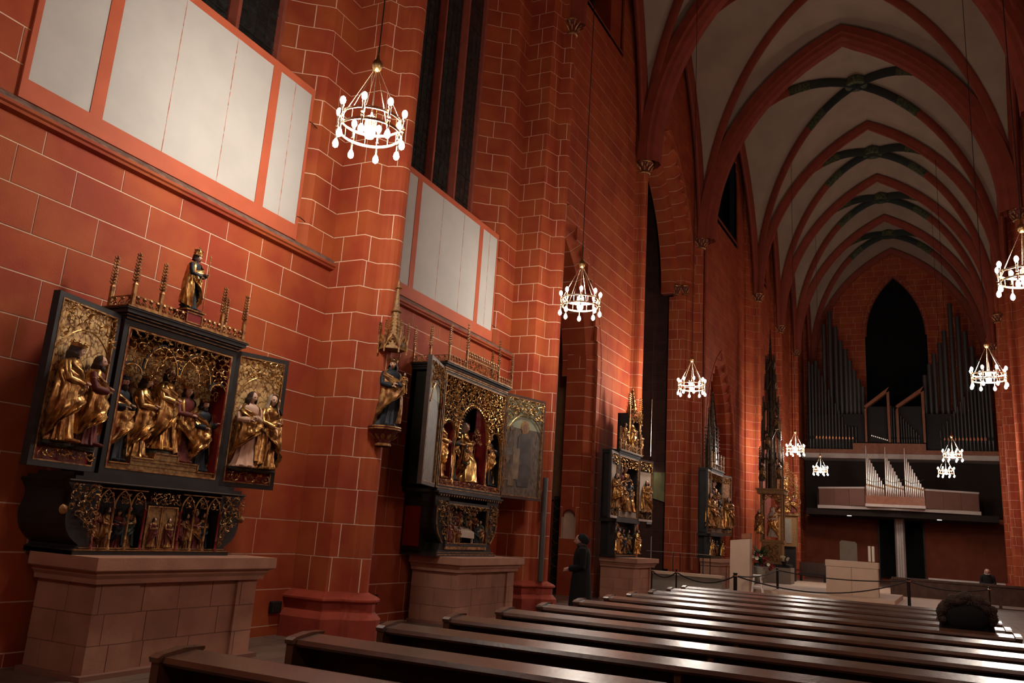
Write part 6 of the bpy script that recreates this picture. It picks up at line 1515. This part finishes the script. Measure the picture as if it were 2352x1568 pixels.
for x, y in ((26.74, 4.03), (26.96, 4.03), (26.74, 4.37), (26.96, 4.37)):
    b = MB(); b.tube([(x, y, 0.15), (x + (26.85 - x) * .3, y + (4.20 - y) * .45, .75)], .020, 6); b.build('leg', M_WHITE, st)
b = MB(); b.box(26.74, 26.78, 4.08, 4.32, .42, .45); b.build('stretcher', M_WHITE, st)
vs_ = empty('low_flower_bowl', (37.6, 4.8, .95)); tag(vs_, 'small bowl of cream flowers on the ledge of the spire altar', 'flowers')
b = MB(); b.lathe([(.08, 0), (.14, .12), (.15, .14)], 37.75, 4.78, .95, 12); b.build('bowl', M_IRON, vs_)
for k in range(9):
    c = Vector((37.70 + rr.uniform(-.08, .08), 4.78 + rr.uniform(-.18, .18), 1.22 + rr.uniform(-.07, .08))); m = MB()
    for q in range(6): a = 2 * PI * q / 6; leaf(m, c, Vector((-.6, math.cos(a), math.sin(a))).normalized(), Vector((-1, 0, .2)), .07, .06, .4)
    m.build('blossom', M_PETALW, vs_)
# rope barrier
def catenary(a, c, sag, n=16): a, c = Vector(a), Vector(c); return [a.lerp(c, t) - Vector((0, 0, sag * 4 * t * (1 - t))) for t in [k / n for k in range(n + 1)]]
POSTS = [((20.2, 5.66), .95, .018, 'leftmost rope post, beside the third altar table'), ((20.3, 5.08), .95, .018, 'second rope post from the left'), ((20.8, 3.77), .96, .045, 'thick dark rope post left of the white stool'), ((26.2, .01), 1.02, .045, 'thick dark rope post right of the block altar'), ((29.4, 3.95), .97, .04, 'dark rope post standing behind the others, before the spire altar'), ((27.6, -2.05), .93, .02, 'rope post farthest to the right')]
for (p, h, r, lab) in POSTS:
    t = empty('rope_post', (p[0], p[1], 0)); tag(t, lab, 'post', 'posts of the rope barrier')
    b = MB(); b.lathe([(.13, 0), (.13, .015), (.03, .03)], 0, 0, 0, 16); b.build('foot_plate', M_IRON, t, local=True)
    b = MB(); b.lathe([(r, .015), (r, h - .03), (r * 1.25, h - .025), (r * 1.25, h - .005), (r * .6, h)], 0, 0, 0, 10); b.build('shaft', M_IRON, t, local=True, smooth='auto')
    b = MB(); b.lathe([(r, h - .09), (r + .02, h - .085), (r + .02, h - .06), (r, h - .055)], 0, 0, 0, 10, cap=False); b.build('ring', M_BRASS, t, local=True)
for (i, j, sag, lab) in ((0, 1, .14, 'short dark rope between the two left posts'), (1, 2, .20, 'dark rope sagging towards the thick left post'), (2, 3, .36, 'long dark rope sagging in front of the block altar'), (3, 5, .14, 'dark rope running to the right-hand post'), (4, 2, .10, 'dark rope running back behind the white stool'), (3, 4, .12, 'dark rope behind the block altar')):
    a, c = POSTS[i], POSTS[j]; m = MB(); m.tube(catenary((*a[0], a[1] - .07), (*c[0], c[1] - .07), sag), .017, 7)
    tag(m.build('barrier_rope', M_ROPE, None, smooth=True), lab, 'rope', 'ropes of the barrier')
# choir stalls, low dark rail and details around the far arm
t = empty('long_low_screen', (34, -1.5, 0)); tag(t, 'long low brown screen running right behind the block altar', 'screen')
b = MB(); b.box(36.0, 36.2, -4.0, .6, .1, .75); b.build('screen_panel', M_PEW, t)
b = MB(); b.box(35.9, 36.3, -4.0, .6, .75, .83); b.build('top_rail', M_PEW, t)
for k in range(6): b = MB(); b.box(35.94, 36.0, -3.95 + .9 * k, -3.85 + .9 * k, 0, .76); b.build('upright', M_PEW, t)
t = empty('flower_trough', (50, -2.8, 0)); tag(t, 'long low planter with lit rim against the orange wall under the gallery', 'planter')
b = MB(); b.box(50, 50.4, -4.4, -1.0, 0, .55); b.build('trough', M_LIMEG, t); b = MB(); b.box(49.9, 50.5, -4.45, -.95, .55, .62); b.build('rim', M_CONC, t)
t = empty('dark_bench', (44, 4.0, 0)); tag(t, 'dark bench left of the block altar against the far wall', 'bench')
b = MB(); b.box(43.8, 44.4, 2.6, 4.9, .45, .52); b.build('seat', M_BLACK, t); b = MB(); b.box(44.35, 44.42, 2.6, 4.9, .5, 1.05); b.build('backrest', M_PEWD, t)
for y in (2.7, 3.7, 4.8): b = MB(); b.box(43.85, 44.35, y - .04, y + .04, 0, .45); b.build('leg', M_IRON, t)
# choir items: hanging tubes, lamp, old painting, notice
for y, z0, z1, l in ((8.95, 4.8, 7.05, 'left one of two thin bright rods hanging in the dark choir arch'), (8.25, 5.5, 8.0, 'right one of two thin bright rods hanging in the dark choir arch')):
    m = MB(); m.tube([(31.35, y, z0), (31.35, y, z1)], .022, 8); m.tube([(31.35, y, z1), (31.35, y, 12)], .004, 4); tag(m.build('hanging_rod', M_BRASS, None, smooth='auto'), l, 'rod')
t = empty('small_spot_lamp', (31.2, 8.93, 4.3)); tag(t, 'small lit spot lamp above the faded painting in the choir', 'lamp')
b = MB(); b.tube([(31.5, 8.93, 4.75), (31.3, 8.93, 4.72), (31.2, 8.93, 4.5)], .012, 6); b.build('arm', M_IRON, t); b = MB(); b.lathe([(.03, .12), (.05, .10), (.08, 0)], 31.2, 8.93, 4.38, 12, cap=False); b.build('shade', M_WHITE, t); b = MB(); b.ell((31.2, 8.93, 4.38), .06, .06, .035, 10, 6); b.build('lit_bulb', M_BULB, t)
ld = bpy.data.lights.new('spot_lamp_light', 'SPOT'); ld.energy = 16; ld.color = (1, .85, .6); ld.spot_size = 1.9; ld.spot_blend = .8; lo = bpy.data.objects.new('spot_lamp_light', ld); COL.objects.link(lo); lo.location = (31.1, 8.75, 4.33); lo.rotation_euler = (0, .35, 0)
m = MB(); m.prism([(9.05, 4.2), (8.18, 4.2), (8.18, 3.0), (9.05, 3.25)], 'x', 31.50, 31.56); tag(m.build('old_painting', M_PAINT2, None), 'faded green wall painting with slanted lower edge in the choir', 'painting')
m = MB(); m.box(31.3, 31.32, 8.83, 9.02, 2.2, 2.62); tag(m.build('notice_sheet', M_PAPER, None), 'small pale notice sheet right of the third altarpiece', 'notice')
# grey tube leaning by the second pier, floor spot
m = MB(); m.lathe([(.055, .62), (.055, 2.72), (.05, 2.73), (.05, .61), (.03, .60)], 16.1, 6.86, 0, 12); tag(m.build('grey_tube', mat('grey_tube', (.05, .045, .04), .5), None, smooth='auto'), 'tall grey tube fixed at the second pier, right of the painted wing', 'tube')
t = empty('floor_spotlight', (15.6, 5.6, 0)); tag(t, 'small bright floor spotlight before the standing woman', 'spotlight')
b = MB(); b.lathe([(.09, 0), (.09, .30), (.07, .31)], 15.6, 5.6, 0, 12); b.build('housing', M_IRON, t); b = MB(); b.ell((15.54, 5.57, .35), .055, .055, .055, 12, 8); b.build('lens', M_SPOT, t, smooth=True)
# wall sockets low on the wall
for x, l in ((9.05, 'dark socket box low on the wall left of the first pier'), (11.35, 'small socket box low on the wall beyond the first pier')):
    m = MB(); m.cbox(x, x + .18, 7.72, 7.80, .30, .45, .01); m.box(x + .03, x + .08, 7.715, 7.73, .34, .40); tag(m.build('socket_box', M_BLACK, None), l, 'socket')

# ============================================================ PEOPLE
def skin_body(name, joints, edges, material, parent, sub=2, root=0):
    me = bpy.data.meshes.new(name); me.from_pydata([j[0] for j in joints], edges, []); me.materials.append(material)
    o = bpy.data.objects.new(name, me); COL.objects.link(o); o.parent = parent
    s = o.modifiers.new('skin', 'SKIN'); s.use_smooth_shade = True
    lay = me.skin_vertices[0] if me.skin_vertices else None
    if lay:
        for i, j in enumerate(joints):
            r = j[1]; lay.data[i].radius = (r, r) if not isinstance(r, tuple) else r; lay.data[i].use_root = i == root
    u = o.modifiers.new('sub', 'SUBSURF'); u.levels = sub; u.render_levels = sub
    return o
def person(loc, yaw, label, h=1.66, seated=False, skin=M_SKINP, coat=M_COAT, hairm=M_HAIR, cap=False, cat='person', long_coat=True, head_yaw=0, bulky=1.0, collar=None):
    """figure facing -y in its own frame"""
    t = empty('person', loc, yaw); tag(t, label, cat)
    k = h / 1.70
    def S(x, y, z): return (x * k, y * k, z * k)
    if not seated:
        J = [(S(0, 0, .92), .14 * k), (S(0, .0, 1.15), .125 * k), (S(0, .01, 1.38), .13 * k), (S(0, .0, 1.49), .055 * k), (S(.17, .01, 1.40), .065 * k), (S(.24, .03, 1.12), .048 * k), (S(.07, -.23, 1.05), .030 * k), (S(-.17, .01, 1.40), .065 * k), (S(-.24, .03, 1.12), .048 * k), (S(-.05, -.23, 1.06), .030 * k),
             (S(.09, 0, .86), .10 * k), (S(.10, -.01, .48), .062 * k), (S(.10, .02, .10), .042 * k), (S(.11, -.13, .04), .035 * k), (S(-.09, 0, .86), .10 * k), (S(-.10, .03, .48), .062 * k), (S(-.10, .06, .10), .042 * k), (S(-.11, -.09, .04), .035 * k)]
        Ed = [(0, 1), (1, 2), (2, 3), (2, 4), (4, 5), (5, 6), (2, 7), (7, 8), (8, 9), (0, 10), (10, 11), (11, 12), (12, 13), (0, 14), (14, 15), (15, 16), (16, 17)]
    else:
        J = [(S(0, 0, .50), .15 * k), (S(0, .02, .74), .135 * k), (S(0, .03, .98), .14 * k), (S(0, .0, 1.09), .06 * k), (S(.18, .02, 1.0), .07 * k), (S(.24, -.02, .74), .05 * k), (S(.10, -.26, .62), .032 * k), (S(-.18, .02, 1.0), .07 * k), (S(-.24, -.02, .74), .05 * k), (S(-.08, -.26, .62), .032 * k),
             (S(.10, -.06, .50), .09 * k), (S(.12, -.46, .48), .065 * k), (S(.12, -.44, .10), .045 * k), (S(.12, -.58, .04), .036 * k), (S(-.10, -.06, .50), .09 * k), (S(-.12, -.46, .48), .065 * k), (S(-.12, -.44, .10), .045 * k), (S(-.12, -.58, .04), .036 * k)]
        Ed = [(0, 1), (1, 2), (2, 3), (2, 4), (4, 5), (5, 6), (2, 7), (7, 8), (8, 9), (0, 10), (10, 11), (11, 12), (12, 13), (0, 14), (14, 15), (15, 16), (16, 17)]
    body = skin_body('body', J, Ed, coat, t)
    hz = 1.575 if not seated else 1.175
    m = MB(); mx = head(m, S(0, -.02, hz), .235 * k, head_yaw, 0, .05); m.build('head', skin, t, local=True, smooth='auto'); m = MB(); face_marks(m, mx); m.build('eyes_and_mouth', M_HAIR, t, local=True)
    if cap:
        q = MB(); q.lathe([(.44, -.10), (.475, .02), (.47, .20), (.42, .38), (.30, .50), (.12, .56), (0, .57)], 0, .05, 0, 18, sx=.92, sy=1.12)
        g = MB(); g.merge(q, mx @ Matrix.Translation((0, .03, 0)) @ Matrix.Rotation(-.80, 4, 'X')); g.build('knit_cap', coat, t, local=True, smooth='auto')
    else: hair_mesh(mx, 0.0, 1.02 * bulky).build('hair', hairm, t, local=True, smooth='auto')
    hs = MB(); a = J[6][0]; c = J[9][0]
    for s, w_ in ((1, a), (-1, c)): hand(hs, w_, (-s * .75, -.45, .05), (0, -.4, 1), .165 * k * 1.0, .75)
    hs.build('hands', skin, t, local=True)
    # coat: shaped loft over the torso and hips with sleeves
    def ring(z, rx, ry, cy=0, n=24): return [(rx * k * math.cos(2 * PI * i / n), (cy + ry * math.sin(2 * PI * i / n)) * k, z * k) for i in range(n)]
    if not seated:
        rows = [ring(.40, .235, .20, .01), ring(.43, .245, .21, .01), ring(.60, .235, .20, .01), ring(.80, .215, .185, .01), ring(.95, .20, .17, .01), ring(1.08, .175, .15, .01), ring(1.22, .19, .155, .01), ring(1.34, .215, .15, .015), ring(1.42, .19, .12, .02), ring(1.47, .10, .085, .01), ring(1.53, .085, .085, 0)]
    else:
        rows = [ring(.45, .26, .24, .0), ring(.52, .25, .22, .0), ring(.70, .215, .18, .02), ring(.86, .22, .17, .03), ring(.96, .225, .155, .03), ring(1.04, .18, .12, .03), ring(1.08, .10, .09, .01), ring(1.13, .09, .09, 0)]
    cm = loft([[(x * (1 + .03 * math.sin(5 * math.atan2(y, x)) * (z < 1.0)), y * (1 + .03 * math.sin(4 * math.atan2(y, x) + 1)), z) for x, y, z in r] for r in rows], caps=True)
    for s, (i, j, q) in ((1, (4, 5, 6)), (-1, (7, 8, 9))):
        p0, p1, p2 = Vector(J[i][0]), Vector(J[j][0]), Vector(J[q][0]); cm.tube([p0 + Vector((-s * .03, 0, .01)), p0, p0.lerp(p1, .5), p1, p1.lerp(p2, .5), p1.lerp(p2, .88)], [.07 * k, .085 * k, .073 * k, .066 * k, .058 * k, .05 * k], 12)
    cm.build('coat', coat, t, local=True, smooth='auto')
    m = MB(); zc = 1.50 if not seated else 1.10
    m.lathe([(.095 * k, (zc - .03) * k), (.105 * k, zc * k), (.085 * k, (zc + .04) * k), (.08 * k, (zc + .02) * k)], 0, 0, 0, 16, cap=False); m.build('collar', collar or M_REDC, t, local=True, smooth='auto')
    for s in (1, -1):
        f = J[13 if s > 0 else 17][0]; m = MB(); m.ell((f[0], f[1] + .03 * k, .045 * k), .05 * k, .13 * k, .045 * k, 12, 7); m.build('shoe', M_BLACK, t, local=True, smooth=True)
    return t
person((13.95, 5.18, 0), 3.50, 'woman standing beside the rows of pews in long black coat and dark cap, hands joined', h=1.62, cap=True, head_yaw=0.0, collar=mat('brown_scarf', (.05, .028, .022), .8))
sp = person((10.02, -.52, 0.07), PI / 2, 'person seated in the pews seen from behind, dark hair and fur-edged hood', h=1.56, seated=True, bulky=1.08)
def fuzzy(parent, name, m_, pts, rad, seed, n=1500, ln=.020):
    m = MB(); m.tube(pts, rad * .8, 8); rr = random.Random(seed)
    for p in pts:
        for q in range(2): m.ell((p[0] + rr.uniform(-.02, .02), p[1] + rr.uniform(-.02, .02), p[2] + rr.uniform(-.025, .03)), rad * rr.uniform(.7, 1.15), rad * rr.uniform(.7, 1.15), rad * rr.uniform(.7, 1.2), 8, 6)
    for k in range(n):
        i = rr.randrange(len(pts) - 1); p = Vector(pts[i]).lerp(Vector(pts[i + 1]), rr.random()); d = Vector((rr.uniform(-1, 1), rr.uniform(-1, 1), rr.uniform(-1, 1))).normalized(); b_ = p + d * rad * .9; s_ = d.cross(Vector((.3, .5, .8))).normalized() * .007
        m.add([tuple(b_ - s_), tuple(b_ + s_), tuple(b_ + d * ln + Vector((0, 0, -.008)))], [(0, 1, 2)])
    return m.build(name, m_, parent, local=True)
M_FUR = mat('brown_fur', (0.045, 0.026, 0.018), 0.9)
fuzzy(sp, 'fur_trim', M_FUR, [(.235 * math.cos(a), .10 + .07 * math.sin(a), .93 + .20 * math.sin(a)) for a in [PI * k / 12 for k in range(13)]], .050, 3)
m = MB(); m.ell((0, .13, .98), .21, .09, .17, 14, 9); m.build('hood', M_COAT, sp, local=True, smooth=True)
t = empty('chair', (40.7, -2.98, 0)); tag(t, 'dark plain chair under the grey-haired man', 'chair')
b = MB(); b.box(-.22, .22, -.24, .24, .40, .45); b.build('seat', M_BLACK, t, local=True); b = MB(); b.box(.20, .24, -.24, .24, .45, .95); b.build('backrest', M_BLACK, t, local=True)
for x in (-.2, .2):
    for y in (-.22, .22): b = MB(); b.box(x - .02, x + .02, y - .02, y + .02, 0, .40); b.build('leg', M_BLACK, t, local=True)
person((40.6, -2.98, .0), -PI / 2, 'grey-haired man seated far right under the gallery in dark suit and white shirt', h=1.76, seated=True, hairm=M_GREY, collar=M_WHITE)
for o in bpy.data.objects:
    for k in ('_c', '_w'):
        if k in o: del o[k]
